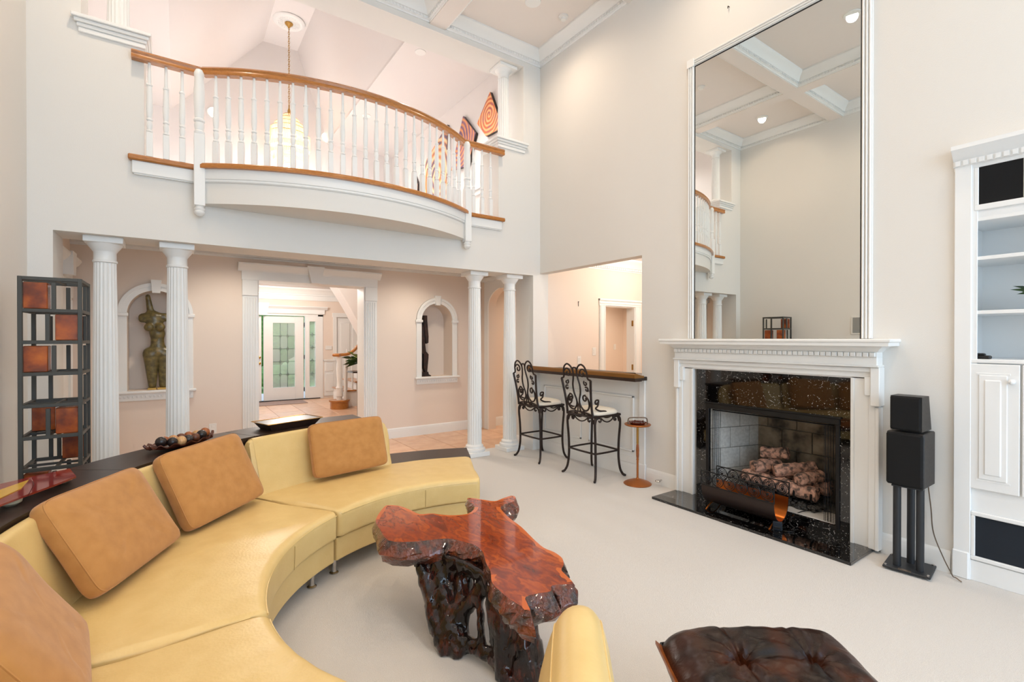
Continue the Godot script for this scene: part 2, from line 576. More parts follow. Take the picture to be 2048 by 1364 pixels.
	mat("leaf_dark", c255(46, 78, 34), 0.4).backlight_enabled = true
	mat("leaf_pale", c255(150, 166, 96), 0.45).backlight_enabled = true
	M.leaf_dark.backlight = Color(0.1, 0.2, 0.05); M.leaf_pale.backlight = Color(0.2, 0.25, 0.08)
	mat("rug_taupe", c255(150, 128, 118), 0.95)
	m = mat("lawn_green", Color.WHITE, 0.95)
	tri(m, ntex(noise(0.06, 117, 4), [0.0, c255(92, 130, 62), 1.0, c255(150, 188, 104)], 256), Vector3.ONE * 0.5, true)
	m = mat("foliage_green", Color.WHITE, 0.9)
	tri(m, ntex(noise(0.05, 119, 4), [0.0, c255(60, 104, 44), 1.0, c255(140, 184, 100)], 256), Vector3.ONE * 0.6, true)
	mat("paving", c255(214, 212, 206), 0.9)
	mat("lead", c255(92, 100, 98), 0.45, 0.5)
	for i in 3:
		m = mat("pane_%d" % i, [Color(0.92, 0.97, 0.94, 0.22), Color(0.88, 0.96, 0.90, 0.24), Color(0.94, 0.97, 0.96, 0.26)][i], 0.2)
		m.transparency = BaseMaterial3D.TRANSPARENCY_ALPHA
	m = mat("bevel_glass", Color(0.55, 0.66, 0.60, 0.5), 0.1)
	m.transparency = BaseMaterial3D.TRANSPARENCY_ALPHA
	m = mat("crystal", Color(1.0, 0.95, 0.86, 1.0), 0.15)
	m.backlight_enabled = true; m.backlight = Color(1.0, 0.93, 0.82)
	m.emission_enabled = true; m.emission = Color(1.0, 0.93, 0.84); m.emission_energy_multiplier = 0.5
	m = mat("lamp_glow", Color(1, 1, 1), 0.5)
	m.emission_enabled = true; m.emission = Color(1.0, 0.95, 0.86); m.emission_energy_multiplier = 6.0
	for w in [["nut_black", 34, 27, 26], ["nut_brown", 98, 54, 30], ["nut_tan", 190, 140, 92], ["nut_rust", 150, 84, 40], ["nut_pale", 208, 164, 112]]:
		m = mat(w[0], Color.WHITE, 0.3)
		tri(m, ntex(noise(0.03, 121 + w[1], 3), [0.0, c255(w[1] * 0.75, w[2] * 0.72, w[3] * 0.7), 0.5, c255(w[1], w[2], w[3]), 1.0, c255(minf(w[1] * 1.12, 255), minf(w[2] * 1.12, 255), minf(w[3] * 1.12, 255))], 128), Vector3(30, 8, 30))
	mat("bar_rail_sheen", c255(140, 96, 42), 0.28, 0.35)  # warm kitchen reflection painted into the colour of a dark wood rail
	mat("copper_satin", c255(168, 100, 48), 0.38, 0.55)
	mat("dish_red", c255(82, 26, 16), 0.12)
	mat("pewter", c255(126, 112, 98), 0.35, 0.8)
	mat("stand_black", c255(34, 37, 41), 0.45)
	m = mat("edge_wood", Color.WHITE, 0.2)
	tri(m, ntex(noise(0.008, 131, 5), [0.0, c255(14, 9, 8), 0.36, c255(34, 16, 10), 0.5, c255(92, 34, 10), 0.75, c255(128, 52, 14), 1.0, c255(78, 28, 9)], 512), Vector3(2.2, 2.2, 2.2))
	m.heightmap_enabled = true; m.heightmap_texture = ntex(noise(0.04, 133, 5), [], 512); m.heightmap_scale = 1.4
	m.clearcoat_enabled = true; m.clearcoat = 0.9; m.clearcoat_roughness = 0.06
	mat("umber_steel", c255(52, 40, 36), 0.4, 0.5)
	mat("grille_grey", c255(150, 150, 147), 0.7)
	mat("leaf_dish", c255(84, 42, 26), 0.35)

# ---------- shell ----------
func base_profile(h := 0.14) -> PackedVector2Array:
	return pv2([0, 0, 0.016, 0, 0.016, h - 0.045, 0.013, h - 0.04, 0.013, h - 0.02, 0.008, h - 0.008, 0.004, h, 0, h])

func crown_profile(w := 0.13, h := 0.17) -> PackedVector2Array:   # out from the wall, down from the ceiling
	return pv2([0, 0, w, 0, w, -0.02 * h / 0.17, w * 0.9, -0.035 * h / 0.17, w * 0.62, -0.06 * h / 0.17, w * 0.42, -0.10 * h / 0.17, w * 0.36, -0.118 * h / 0.17, w * 0.24, -0.122 * h / 0.17, w * 0.24, -0.15 * h / 0.17, w * 0.12, -0.155 * h / 0.17, w * 0.1, -h, 0, -h])

func dentils(s: Shape, p: Vector3, q: Vector3, out: Vector3, a: float, y0: float, y1: float, w: float, gap: float, proud: float) -> void:
	var d := (q - p).normalized()
	var n := int(p.distance_to(q) / (w + gap))
	for i in n:
		var c := p + d * (i * (w + gap) + gap)
		var e := c + d * w + out * (a + proud)
		var b := c + out * a
		s.box(Vector3(b.x, y0, b.z), Vector3(e.x, y1, e.z))

func shell() -> void:
	struct("floor", bx(XL - 0.1, XR + 0.14, -0.1, 0, DR, 5.56), M.carpet)
	var s := S()
	s.add(bx(XL - 0.15, -0.80, 0, 2.355, DB, DBB)).add(bx(3.94, XG, 0, 2.355, DB, DBB))
	s.add(bx(XL - 0.15, XG, 2.355, 2.97, DB, DBB))
	s.add(bx(XL - 0.15, -0.63, 2.97, 5.85, DB, DBB)).add(bx(-0.63, -0.228, 2.97, 4.0, DB, DBB))
	s.add(bx(3.779, XG + 0.15, 2.97, 5.85, DB, DBB)).add(bx(3.381, 3.779, 2.97, 4.0, DB, DBB))
	s.add(bx(-0.63, 3.779, 5.115, 5.85, DB, DBB))
	struct("wall_back", s, M.cream_paint)
	s = S()
	s.add(bx(XR, XG, 0, HC, DR, -1.1)).add(bx(XR, XG, 2.70, HC, -1.1, 0.87))
	s.add(bx(XR, XG, 0, HC, 0.87, 1.50)).add(bx(XR, XG, 0.95, HC, 1.50, 2.63)).add(bx(XR, XG, 0, HC, 2.63, 3.40))
	s.add(bx(XR, XG, 2.39, HC, 3.40, DB))
	struct("wall_right", s, M.cream_paint)
	struct("wall_left", bx(XL - 0.15, XL, 0, HC, DR, DB), M.cream_paint)
	# window wall behind the camera: three tall windows
	s = S()
	var wx := [-0.55, 0.75, 0.98, 2.14, 2.37, 3.67]
	s.add(bx(XL - 0.15, wx[0], 0, HC, DR - 0.2, DR)).add(bx(wx[1], wx[2], 0, HC, DR - 0.2, DR)).add(bx(wx[3], wx[4], 0, HC, DR - 0.2, DR)).add(bx(wx[5], XG, 0, HC, DR - 0.2, DR))
	for i in 3:
		s.add(bx(wx[2 * i], wx[2 * i + 1], 0, 0.45, DR - 0.2, DR)).add(bx(wx[2 * i], wx[2 * i + 1], 5.05, HC, DR - 0.2, DR))
	struct("wall_rear", s, M.cream_paint)
	for i in 3:
		var x0: float = wx[2 * i]; var x1: float = wx[2 * i + 1]
		var f := S()
		f.add(bx(x0, x0 + 0.06, 0.45, 5.05, DR - 0.15, DR - 0.05)).add(bx(x1 - 0.06, x1, 0.45, 5.05, DR - 0.15, DR - 0.05))
		for y in [0.45, 2.55, 4.99]: f.add(bx(x0 + 0.06, x1 - 0.06, y, y + 0.06, DR - 0.15, DR - 0.05))
		f.add(bx((x0 + x1) / 2 - 0.015, (x0 + x1) / 2 + 0.015, 0.51, 4.99, DR - 0.13, DR - 0.07))
		var w := struct("window_%d" % (i + 1), f, M.white_trim)
		for k in 2:
			for r in [[0.51, 2.55], [2.61, 4.99]]:
				var a: float = x0 + 0.06 if k == 0 else (x0 + x1) / 2 + 0.015
				var b: float = (x0 + x1) / 2 - 0.015 if k == 0 else x1 - 0.06
				obj("pane", bx(a, b, r[0], r[1], DR - 0.103, DR - 0.097), M.clear_glass, w)
	struct("ceiling", bx(XL - 0.15, XG, HC, HC + 0.2, DR - 0.2, DB), M.ceiling_paint)
	# baseboards
	var o := Vector3(-1, 0, 0)
	struct("baseboard_right", S().add(run(base_profile(), at(XR, 0, 0.905), at(XR, 0, 1.275), o)).add(run(base_profile(), at(XR, 0, 2.915), at(XR, 0, 3.33), o)), M.white_trim)
	struct("baseboard_left", run(base_profile(), at(XL, 0, DR), at(XL, 0, DB), Vector3(1, 0, 0)), M.white_trim)
	s = S()
	s.add(run(base_profile(), at(XL, 0, DB), at(-0.80, 0, DB), Vector3(0, 0, 1))).add(run(base_profile(), at(3.93, 0, DB), at(XR, 0, DB), Vector3(0, 0, 1)))
	s.add(run(base_profile(), at(3.94, 0, DB - 0.016), at(3.94, 0, DBB), Vector3(-1, 0, 0))).add(run(base_profile(), at(-0.80, 0, DB - 0.016), at(-0.80, 0, DBB), Vector3(1, 0, 0)))
	struct("baseboard_back", s, M.white_trim)

# ---------- coffered ceiling ----------
func ceiling_work() -> void:
	var zb := [0.53, 2.52]
	var xb := [3.49, 1.25, -1.0, -3.2]
	var low := HC - 0.18
	for x in zb: struct("ceiling_beam", bx(x - 0.1, x + 0.1, low, HC, DR, DB), M.ceiling_paint)
	for d in xb: struct("ceiling_beam", bx(XL, XR, low + 0.001, HC, d - 0.1, d + 0.1), M.ceiling_paint)
	var xs := [XL, 0.43, 0.63, 2.42, 2.62, XR]
	var ds := [DB, 3.59, 3.39, 1.35, 1.15, -0.9, -1.1, -3.1, -3.3, DR]
	var n := 1
	var cp := crown_profile()
	var lamp: Node3D
	for j in 5:
		for i in 3:
			var x0: float = xs[2 * i]; var x1: float = xs[2 * i + 1]
			var d1: float = ds[2 * j]; var d0: float = ds[2 * j + 1]
			var s := S()
			var e := [[at(x0, HC, d0), at(x1, HC, d0), Vector3(0, 0, -1)], [at(x0, HC, d1), at(x1, HC, d1), Vector3(0, 0, 1)], [at(x0, HC, d0), at(x0, HC, d1), Vector3(1, 0, 0)], [at(x1, HC, d0), at(x1, HC, d1), Vector3(-1, 0, 0)]]
			for r in e:
				s.add(run(cp, r[0], r[1], r[2]))
				if j < 3: dentils(s, r[0], r[1], r[2], 0.028, HC - 0.148, HC - 0.124, 0.022, 0.018, 0.012)
			struct("trim_%d" % n, s, M.white_trim)
			n += 1
			if j == 4: continue
			if i == 1 and j == 0:
				var d2 := obj("smoke_detector", S().lathe([Vector2(0.0, -0.04), Vector2(0.03, -0.04), Vector2(0.036, -0.03), Vector2(0.055, -0.02), Vector2(0.058, 0)], 28), M.plastic_white)
				d2.position = at((x0 + x1) / 2, HC, (d0 + d1) / 2)
				tag(d2, "small round white smoke detector in the coffer above the balcony middle", "smoke detector")
				continue
			var c := at((x0 + x1) / 2, HC, (d0 + d1) / 2)
			if lamp == null:
				lamp = thing("recessed_light", "round white recessed downlight set into a coffer of the ceiling", "light", c, 0.0, "recessed lights in the coffered ceiling")
				obj("trim_ring", S().lathe([Vector2(0.062, -0.012), Vector2(0.088, -0.01), Vector2(0.092, -0.003), Vector2(0.092, 0.0), Vector2(0.062, 0.0)], 32), M.white_trim, lamp)
				obj("lens", S().lathe([Vector2(0.0, -0.006), Vector2(0.062, -0.006), Vector2(0.062, -0.001)], 28), M.lamp_glow, lamp)
			else:
				copy(lamp, c, 0.0, lamp.get_meta("label"))
			spot("coffer_spot", c + Vector3(0, -0.03, 0), 2.8, Color(1.0, 0.90, 0.79), 78.0, 0.06)
	var sd := S().lathe([Vector2(0.0, -0.045), Vector2(0.028, -0.045), Vector2(0.034, -0.035), Vector2(0.034, -0.022), Vector2(0.055, -0.02), Vector2(0.058, -0.01), Vector2(0.058, 0)], 28)
	var det := obj("smoke_detector", sd, M.plastic_white)
	det.position = at(3.79, HC, 4.36)
	tag(det, "small round white smoke detector on the ceiling coffer by the corner", "smoke detector")

func arch_pts(cx: float, cy: float, r: float, a0: float, a1: float, n: int, ry := -1.0) -> PackedVector2Array:
	var p := PackedVector2Array()
	for i in n + 1:
		var a := lerpf(a0, a1, float(i) / n)
		p.append(Vector2(cx + r * cos(a), cy + (r if ry < 0.0 else ry) * sin(a)))
	return p

# wall between x0 and x1 above y0 with a round arch cut from springing height ys: returns the spandrel polygon up to yt
func spandrel(x0: float, x1: float, ys: float, yt: float, ry := -1.0) -> PackedVector2Array:
	var p := arch_pts((x0 + x1) / 2, ys, (x1 - x0) / 2, 0.0, PI, 28, ry)
	p.append(Vector2(x0, yt)); p.append(Vector2(x1, yt))
	return p

func keystone(s: Shape, xf: Transform3D, w0: float, w1: float, h: float, deep: float) -> void:
	s.extrude(pv2([-w0 / 2, 0, w0 / 2, 0, w1 / 2, h, -w1 / 2, h]), deep, xf)

# a cased opening: fluted pilasters, plinth blocks, entablature and keystone; local x along the wall, y up, z away from the wall
func cased_opening(x0: float, x1: float, w: float, h: float) -> Shape:
	var s := S()
	for e in [[x0 - w, x0], [x1, x1 + w]]:
		s.box(Vector3(e[0], 0, 0), Vector3(e[1], h, 0.022))
		for k in 5:
			var f: float = lerpf(e[0] + 0.014, e[1] - 0.014, (k + 0.5) / 5.0)
			s.box(Vector3(f - 0.007, 0.25, 0.02), Vector3(f + 0.007, h - 0.22, 0.032), 0.004)
		s.box(Vector3(e[0] - 0.004, 0, 0), Vector3(e[1] + 0.004, 0.2, 0.036), 0.004)
		s.box(Vector3(e[0] - 0.004, h - 0.2, 0), Vector3(e[1] + 0.004, h, 0.036), 0.004)
	s.box(Vector3(x0 - w - 0.01, h, 0), Vector3(x1 + w + 0.01, h + 0.12, 0.03), 0.003)
	var prof := pv2([0, 0, 0.04, 0, 0.045, 0.02, 0.075, 0.045, 0.095, 0.075, 0.1, 0.08, 0.1, 0.1, 0, 0.1])
	s.add(run(prof, Vector3(x0 - w - 0.05, h + 0.11, 0), Vector3(x1 + w + 0.05, h + 0.11, 0), Vector3(0, 0, 1)))
	keystone(s, Transform3D(Basis(), Vector3((x0 + x1) / 2, h, 0)), 0.12, 0.22, 0.225, 0.115)
	return s

func hall_and_foyer() -> void:
	# hall wall with two niches and the way to the foyer
	var s := S()
	s.add(bx(-1.1, -0.47, 0, 2.72, DH, 7.25)).add(bx(0.07, 0.846, 0, 2.72, DH, 7.25)).add(bx(0.846, 2.239, 2.27, 2.72, DH, 7.25))
	s.add(bx(2.239, 3.12, 0, 2.72, DH, 7.25)).add(bx(3.66, 7.8, 0, 2.72, DH, 7.25))
	for n in [[-0.47, 0.07], [3.12, 3.66]]:
		s.add(bx(n[0], n[1], 0, 0.9, DH, 7.25)).add(bx(n[0], n[1], 2.1, 2.72, DH, 7.25))
		s.extrude(spandrel(n[0], n[1], 1.79, 2.1), 0.3, Transform3D(Basis(), at(0, 0, 7.25)))
		s.add(bx(n[0] - 0.05, n[1] + 0.05, 0.85, 2.15, 7.25, 7.3))
	struct("wall_hall", s, M.peach_paint)
	for n in [[-0.47, 0.07], [3.12, 3.66]]:
		var c := S()
		var cx: float = (n[0] + n[1]) / 2
		var ring := arch_pts(cx, 1.79, 0.355, 0, PI, 32)
		var inner := arch_pts(cx, 1.79, 0.268, PI, 0, 32)
		var poly := ring.duplicate(); poly.append_array(inner)
		c.extrude(poly, 0.022, Transform3D(Basis(), at(0, 0, DH)))
		var rim := arch_pts(cx, 1.79, 0.355, 0, PI, 32)
		rim.append_array(arch_pts(cx, 1.79, 0.318, PI, 0, 32))
		c.extrude(rim, 0.034, Transform3D(Basis(), at(0, 0, DH)))
		for sx in [-1, 1]:
			c.add(bx(cx + sx * 0.268, cx + sx * 0.355, 0.9, 1.76, DH - 0.022, DH, 0.004)).add(bx(cx + sx * 0.255, cx + sx * 0.372, 1.755, 1.795, DH - 0.042, DH, 0.006))
		keystone(c, Transform3D(Basis(), at(cx, 2.03, DH)), 0.075, 0.10, 0.15, 0.055)
		c.add(bx(cx - 0.385, cx + 0.385, 0.875, 0.905, DH - 0.07, DH, 0.008)).add(bx(cx - 0.355, cx + 0.355, 0.79, 0.876, DH - 0.03, DH, 0.004))
		for k in 18:
			var x := cx - 0.33 + k * 0.0388
			c.add(bx(x - 0.009, x + 0.009, 0.825, 0.85, DH - 0.04, DH - 0.028, 0.003))
		struct("trim_niche", c, M.white_trim)
	var casing := struct("trim_doorway", cased_opening(0.846, 2.239, 0.17, 2.25), M.white_trim)
	casing.position = at(0, 0, DH)
	struct("trim_jamb", S().add(bx(0.846, 0.862, 0, 2.27, DH - 0.002, 7.26)).add(bx(2.223, 2.239, 0, 2.27, DH - 0.002, 7.26)).add(bx(0.862, 2.223, 2.25, 2.27, DH - 0.002, 7.26)), M.white_trim)
	var bp := base_profile(0.15)
	s = S()
	for r in [[-0.945, 0.67], [2.415, 4.22], [4.36, 7.7]]: s.add(run(bp, at(r[0], 0, DH), at(r[1], 0, DH), Vector3(0, 0, 1)))
	struct("baseboard_hall", s, M.white_trim)
	# hall ends, hall ceiling, crown
	s = S()
	s.add(bx(XL - 0.15, XL, 0, 2.72, DBB, DH))
	struct("wall_hall_left", s, M.peach_paint)
	var lc := struct("trim_hall_door", cased_opening(6.0, 6.74, 0.13, 2.13), M.white_trim)
	lc.position = at(XL, 0, 0); lc.rotation.y = PI / 2
	var leaf := struct("door_2", S().box(Vector3(6.0, 0, 0), Vector3(6.74, 2.13, 0.012)), M.white_trim)
	leaf.position = at(XL, 0, 0); leaf.rotation.y = PI / 2
	s = S()
	var ap := PackedVector2Array()
	ap.append_array(pv2([5.55, 0, 5.80, 0, 5.80, 2.02]))
	ap.append_array(arch_pts(6.26, 2.02, 0.46, PI, 0, 24, 0.30))
	ap.append_array(pv2([6.72, 0, 6.95, 0, 6.95, 2.72, 5.55, 2.72]))
	var side := Transform3D(Basis(Vector3(0, 0, -1), Vector3(0, 1, 0), Vector3(1, 0, 0)), Vector3(4.22, 0, 0))   # local x runs along depth
	s.extrude(ap, 0.14, side)
	struct("wall_hall_end", s, M.peach_paint)
	var ac := PackedVector2Array()
	ac.append_array(pv2([5.69, 0, 5.80, 0, 5.80, 2.02]))
	ac.append_array(arch_pts(6.26, 2.02, 0.46, PI, 0, 24, 0.30))
	ac.append_array(pv2([6.72, 0, 6.83, 0, 6.83, 2.44, 5.69, 2.44]))
	var arch := S().extrude(ac, 0.02, Transform3D(side.basis, Vector3(4.2, 0, 0)))
	keystone(arch, Transform3D(Basis(Vector3(0, 0, -1), Vector3(0, 1, 0), Vector3(1, 0, 0)), Vector3(4.17, 2.30, -6.26)), 0.09, 0.12, 0.2, 0.05)
	arch.add(bx(4.14, 4.22, 2.44, 2.50, 5.66, 6.86, 0.006))
	struct("trim_arch", arch, M.white_trim)
	struct("ceiling_hall", bx(-1.1, 7.8, 2.72, 2.97, DBB - 0.01, 7.25), M.gallery_paint)
	s = S()
	s.add(run(crown_profile(0.13, 0.2), at(XL, 2.72, DH), at(4.22, 2.72, DH), Vector3(0, 0, 1)))
	dentils(s, at(XL, 2.72, DH), at(4.2, 2.72, DH), Vector3(0, 0, 1), 0.028, 2.72 - 0.176, 2.72 - 0.146, 0.024, 0.02, 0.012)
	struct("trim_hall_crown", s, M.white_trim)
	struct("wall_corridor_end", bx(7.7, 7.85, 0, 2.72, 5.3, DH), M.peach_paint)
	# warm ceiling lights of the hall
	var hl := thing("hall_downlight", "round warm downlight in the low hall ceiling behind the columns", "light", at(0.5, 2.72, 6.25), 0.0, "downlights in the hall ceiling")
	obj("trim_ring", S().lathe([Vector2(0.06, -0.01), Vector2(0.08, -0.008), Vector2(0.083, 0.0), Vector2(0.06, 0.0)], 24), M.white_trim, hl)
	obj("lens", S().lathe([Vector2(0.0, -0.005), Vector2(0.06, -0.005), Vector2(0.06, -0.001)], 20), M.lamp_glow, hl)
	copy(hl, at(2.9, 2.72, 6.25), 0.0, hl.get_meta("label"))
	copy(hl, at(5.2, 2.72, 6.25), 0.0, "round warm downlight in the ceiling of the corridor past the arch")
	copy(hl, at(6.7, 2.72, 6.1), 0.0, "added round fill light in the corridor ceiling behind the kitchen door")  # added lamp, brightens the corridor seen through the kitchen door
	for q in [[0.5, 6.25, 2.5], [2.9, 6.25, 2.5], [5.2, 6.25, 2.5], [6.7, 6.1, 5.0]]: spot("hall_spot", at(q[0], 2.695, q[1]), q[2], Color(1.0, 0.945, 0.87), 70.0, 0.06)  # last spot belongs to the added corridor lamp
	# tiled floor: every tile a piece
	var slab := struct("floor_tile", bx(-1.5, 7.8, -0.1, -0.004, 5.56, DF + 0.2), M.grout)
	var meshes := []
	for i in 3: meshes.append(S().box(Vector3(0.004, -0.02, 0.004), Vector3(0.511, 0.0, 0.511), 0.0025).mesh())
	var rng := RandomNumberGenerator.new(); rng.seed = 5
	for i in 16:
		for j in 14:
			var x := -0.975 + i * 0.5155
			var d := 5.56 + (j + 1) * 0.5155
			if (d > 7.3 and (x < 0.0 or x > 5.0)) or x > 7.3: continue
			var k := rng.randi() % 3
			var o := obj("tile", meshes[k], M["tile_%d" % k], slab)
			o.position = at(x, 0, d)
	# foyer: walls, ceiling, front door wall
	s = S()
	s.add(bx(-1.65, -1.5, 0, 2.75, 7.25, DF)).add(bx(5.4, 5.55, 0, 2.75, 7.25, DF))
	struct("wall_foyer_sides", s, M.peach_paint)
	s = S()
	s.add(bx(-1.65, 0.30, 0, 2.75, DF, DF + 0.2)).add(bx(3.0, 3.36, 0, 2.75, DF, DF + 0.2)).add(bx(3.36, 4.10, 2.05, 2.75, DF, DF + 0.2)).add(bx(4.10, 5.55, 0, 2.75, DF, DF + 0.2)).add(bx(0.30, 3.0, 2.10, 2.75, DF, DF + 0.2))
	struct("wall_foyer", s, M.peach_paint)
	struct("ceiling_foyer", bx(-1.65, 5.55, 2.75, 2.97, 7.25, DF + 0.2), M.gallery_paint)
	s = run(crown_profile(0.12, 0.2), at(-1.5, 2.75, DF), at(5.4, 2.75, DF), Vector3(0, 0, 1))
	s.add(run(pv2([0, 0, 0.03, 0, 0.03, 0.1, 0, 0.1]), at(-1.5, 2.45, DF), at(5.4, 2.45, DF), Vector3(0, 0, 1)))
	struct("trim_foyer_crown", s, M.white_trim)
	front_door()
	# wainscot to the right of the door and the white closet door
	s = S()
	s.add(bx(3.05, 3.30, 0.05, 0.93, DF - 0.015, DF)).add(bx(3.03, 3.32, 0.93, 0.97, DF - 0.04, DF, 0.006))
	for r in [[3.08, 3.27, 0.16, 0.62], [3.08, 3.27, 0.68, 0.88]]:
		s.add(bx(r[0], r[1], r[2], r[3], DF - 0.03, DF - 0.01, 0.008))
	struct("trim_wainscot", s, M.white_trim)
	var cd := struct("door_3", S().add(bx(3.36, 4.10, 0.01, 2.05, DF + 0.02, DF + 0.06)), M.white_trim)
	obj("panel", S().add(bx(3.46, 3.70, 1.1, 1.92, DF + 0.0, DF + 0.03, 0.012)).add(bx(3.76, 4.0, 1.1, 1.92, DF + 0.0, DF + 0.03, 0.012)), M.white_trim, cd)
	obj("casing", S().add(bx(3.27, 3.36, 0, 2.06, DF - 0.02, DF + 0.02, 0.004)).add(bx(4.10, 4.19, 0, 2.06, DF - 0.02, DF + 0.02, 0.004)).add(bx(3.25, 4.21, 2.05, 2.16, DF - 0.025, DF + 0.02, 0.004)), M.white_trim, cd)
	var sw := obj("thermostat_plate", S().add(bx(3.08, 3.24, 1.22, 1.32, DF - 0.02, DF, 0.004)).add(bx(3.09, 3.23, 1.26, 1.28, DF - 0.024, DF - 0.018)), M.plastic_white)
	tag(sw, "white wall vent plate on the peach wall beside the front door", "wall plate")
	var mt := obj("door_mat", S().add(bx(1.0, 2.5, 0, 0.012, 11.9, 12.6, 0.004)), M.rug_taupe)
	tag(mt, "flat taupe door mat on the tiles inside the front door", "mat")
	# foyer ceiling fixture
	var fl := thing("ceiling_light", "flat round ceiling light in the foyer near the front door", "light", at(1.9, 2.75, 11.2))
	obj("rim", S().lathe([Vector2(0.12, -0.02), Vector2(0.15, -0.018), Vector2(0.155, 0.0), Vector2(0.12, 0.0)], 28), M.white_trim, fl)
	obj("lens", S().lathe([Vector2(0.0, -0.015), Vector2(0.12, -0.015), Vector2(0.12, -0.002)], 24), M.lamp_glow, fl)
	omni("foyer_glow", at(1.9, 2.6, 11.2), 2.6, Color(1.0, 0.97, 0.94), 0.12)
	omni("foyer_fill_near", at(1.5, 2.6, 8.4), 3.0, Color(1.0, 0.96, 0.92), 0.1)  # added fill lamp that brightens the near half of the foyer
	var fl2 := copy(fl, at(1.5, 2.75, 8.4), 0.0, "added round fill light in the foyer ceiling just past the doorway")  # fixture added over the near fill lamp
	stairs()
	# outlets of the hall wall
	var out := thing("wall_outlet", "white electric outlet low on the peach hall wall beside the doorway", "outlet", at(0.353, 0.395, DH))
	obj("plate", S().box(Vector3(-0.04, -0.06, 0), Vector3(0.04, 0.06, 0.008), 0.003), M.plastic_white, out)
	for y in [-0.028, 0.028]: obj("socket", S().box(Vector3(-0.016, y - 0.016, 0.006), Vector3(0.016, y + 0.016, 0.011), 0.003), M.plastic_white, out)

func front_door() -> void:
	# white entrance: two leaves, a sidelight, entablature with keystone
	var s := S()
	s.add(bx(0.30, 0.42, 0, 2.1, DF - 0.01, DF + 0.1)).add(bx(2.60, 2.66, 0, 2.1, DF - 0.01, DF + 0.1)).add(bx(2.90, 3.02, 0, 2.1, DF - 0.02, DF + 0.1)).add(bx(0.30, 3.02, 2.06, 2.12, DF - 0.02, DF + 0.1))
	s.add(bx(0.25, 3.06, 2.11, 2.24, DF - 0.05, DF + 0.02, 0.005)).add(run(pv2([0, 0, 0.05, 0, 0.08, 0.04, 0.1, 0.06, 0.1, 0.08, 0, 0.08]), at(0.2, 2.22, DF), at(3.12, 2.22, DF), Vector3(0, 0, 1)))
	keystone(s, Transform3D(Basis(), at(1.65, 2.06, DF)), 0.16, 0.26, 0.29, 0.13)
	s.add(bx(2.66, 2.90, 0, 0.30, DF - 0.02, DF + 0.08)).add(bx(2.66, 2.90, 1.93, 2.06, DF - 0.02, DF + 0.08)).add(bx(2.66, 2.70, 0.30, 1.93, DF - 0.02, DF + 0.08)).add(bx(2.84, 2.90, 0.30, 1.93, DF - 0.02, DF + 0.08))
	struct("trim_entrance", s, M.white_trim)
	for k in 2:
		var x0: float = [1.675, 0.74][k]; var x1: float = [2.565, 1.63][k]
		var d := struct("door_%d" % (1 if k == 0 else 4), S().add(bx(x0, x0 + 0.2, 0.02, 2.04, DF, DF + 0.05, 0.003)).add(bx(x1 - 0.2, x1, 0.02, 2.04, DF, DF + 0.05, 0.003)).add(bx(x0 + 0.2, x1 - 0.2, 0.02, 0.32, DF, DF + 0.05)).add(bx(x0 + 0.2, x1 - 0.2, 1.88, 2.04, DF, DF + 0.05)), M.white_trim)
		leaded(d, x0 + 0.2, x1 - 0.2, 0.32, 1.88, 3, 5)
		if k == 1:
			for y in [1.06, 0.92]: obj("knob", S().add(S().lathe([Vector2(0.0, -0.01), Vector2(0.03, -0.01), Vector2(0.032, 0.0), Vector2(0.02, 0.02), Vector2(0.03, 0.04), Vector2(0.0, 0.055)], 16), Transform3D(Basis(Vector3(1, 0, 0), Vector3(0, 0, 1), Vector3(0, -1, 0)), at(1.585, y, DF - 0.01))), M.brass, d)
		else:
			for y in [0.2, 1.0, 1.8]: obj("hinge", S().add(bx(x1 + 0.002, x1 + 0.02, y, y + 0.1, DF - 0.012, DF + 0.005)), M.black_iron, d)
			obj("threshold", bx(0.42, 2.95, 0.0, 0.02, DF - 0.03, DF + 0.08), M.black_iron, d)
	var sl := struct("window_4", S().add(bx(2.66, 2.70, 0.3, 1.93, DF + 0.01, DF + 0.05)), M.white_trim)
	leaded(sl, 2.70, 2.84, 0.30, 1.93, 1, 5)
	# garden beyond the glass
	var lawn := obj("lawn", bx(-12, 16, -0.4, -0.15, DF + 2.4, 40), M.lawn_green)
	tag(lawn, "green front lawn seen through the leaded door glass", "lawn"); lawn.set_meta("kind", "stuff")
	var pv := obj("front_step", bx(-3, 6, -0.4, -0.05, DF + 0.2, DF + 2.4), M.paving)
	tag(pv, "pale paved step outside the front door", "step")
	for b in [[2.7, 17.0, 1.0, 0.5], [5.0, 20.5, 1.5, 1.4], [3.2, 25.0, 2.4, 2.8], [8.0, 27.0, 3.0, 3.4]]:
		var n := noise(1.4, int(b[1] * 10), 3)
		var f := func(p: Vector3) -> float: return p.length() - 0.8 + 0.22 * n.get_noise_3dv(p * 1.6)
		var sh := nets(f, Vector3.ONE * -1.1, Vector3.ONE * 1.1, 0.14)
		var bush := obj("garden_bush", sh, M.foliage_green, null, 60.0)
		bush.position = at(b[0], b[3] * 0.84 - 0.15, b[1]); bush.scale = Vector3(b[2], b[3], b[2])
		tag(bush, "rounded green garden bush outside the front door glass", "bush", "bushes on the front lawn")

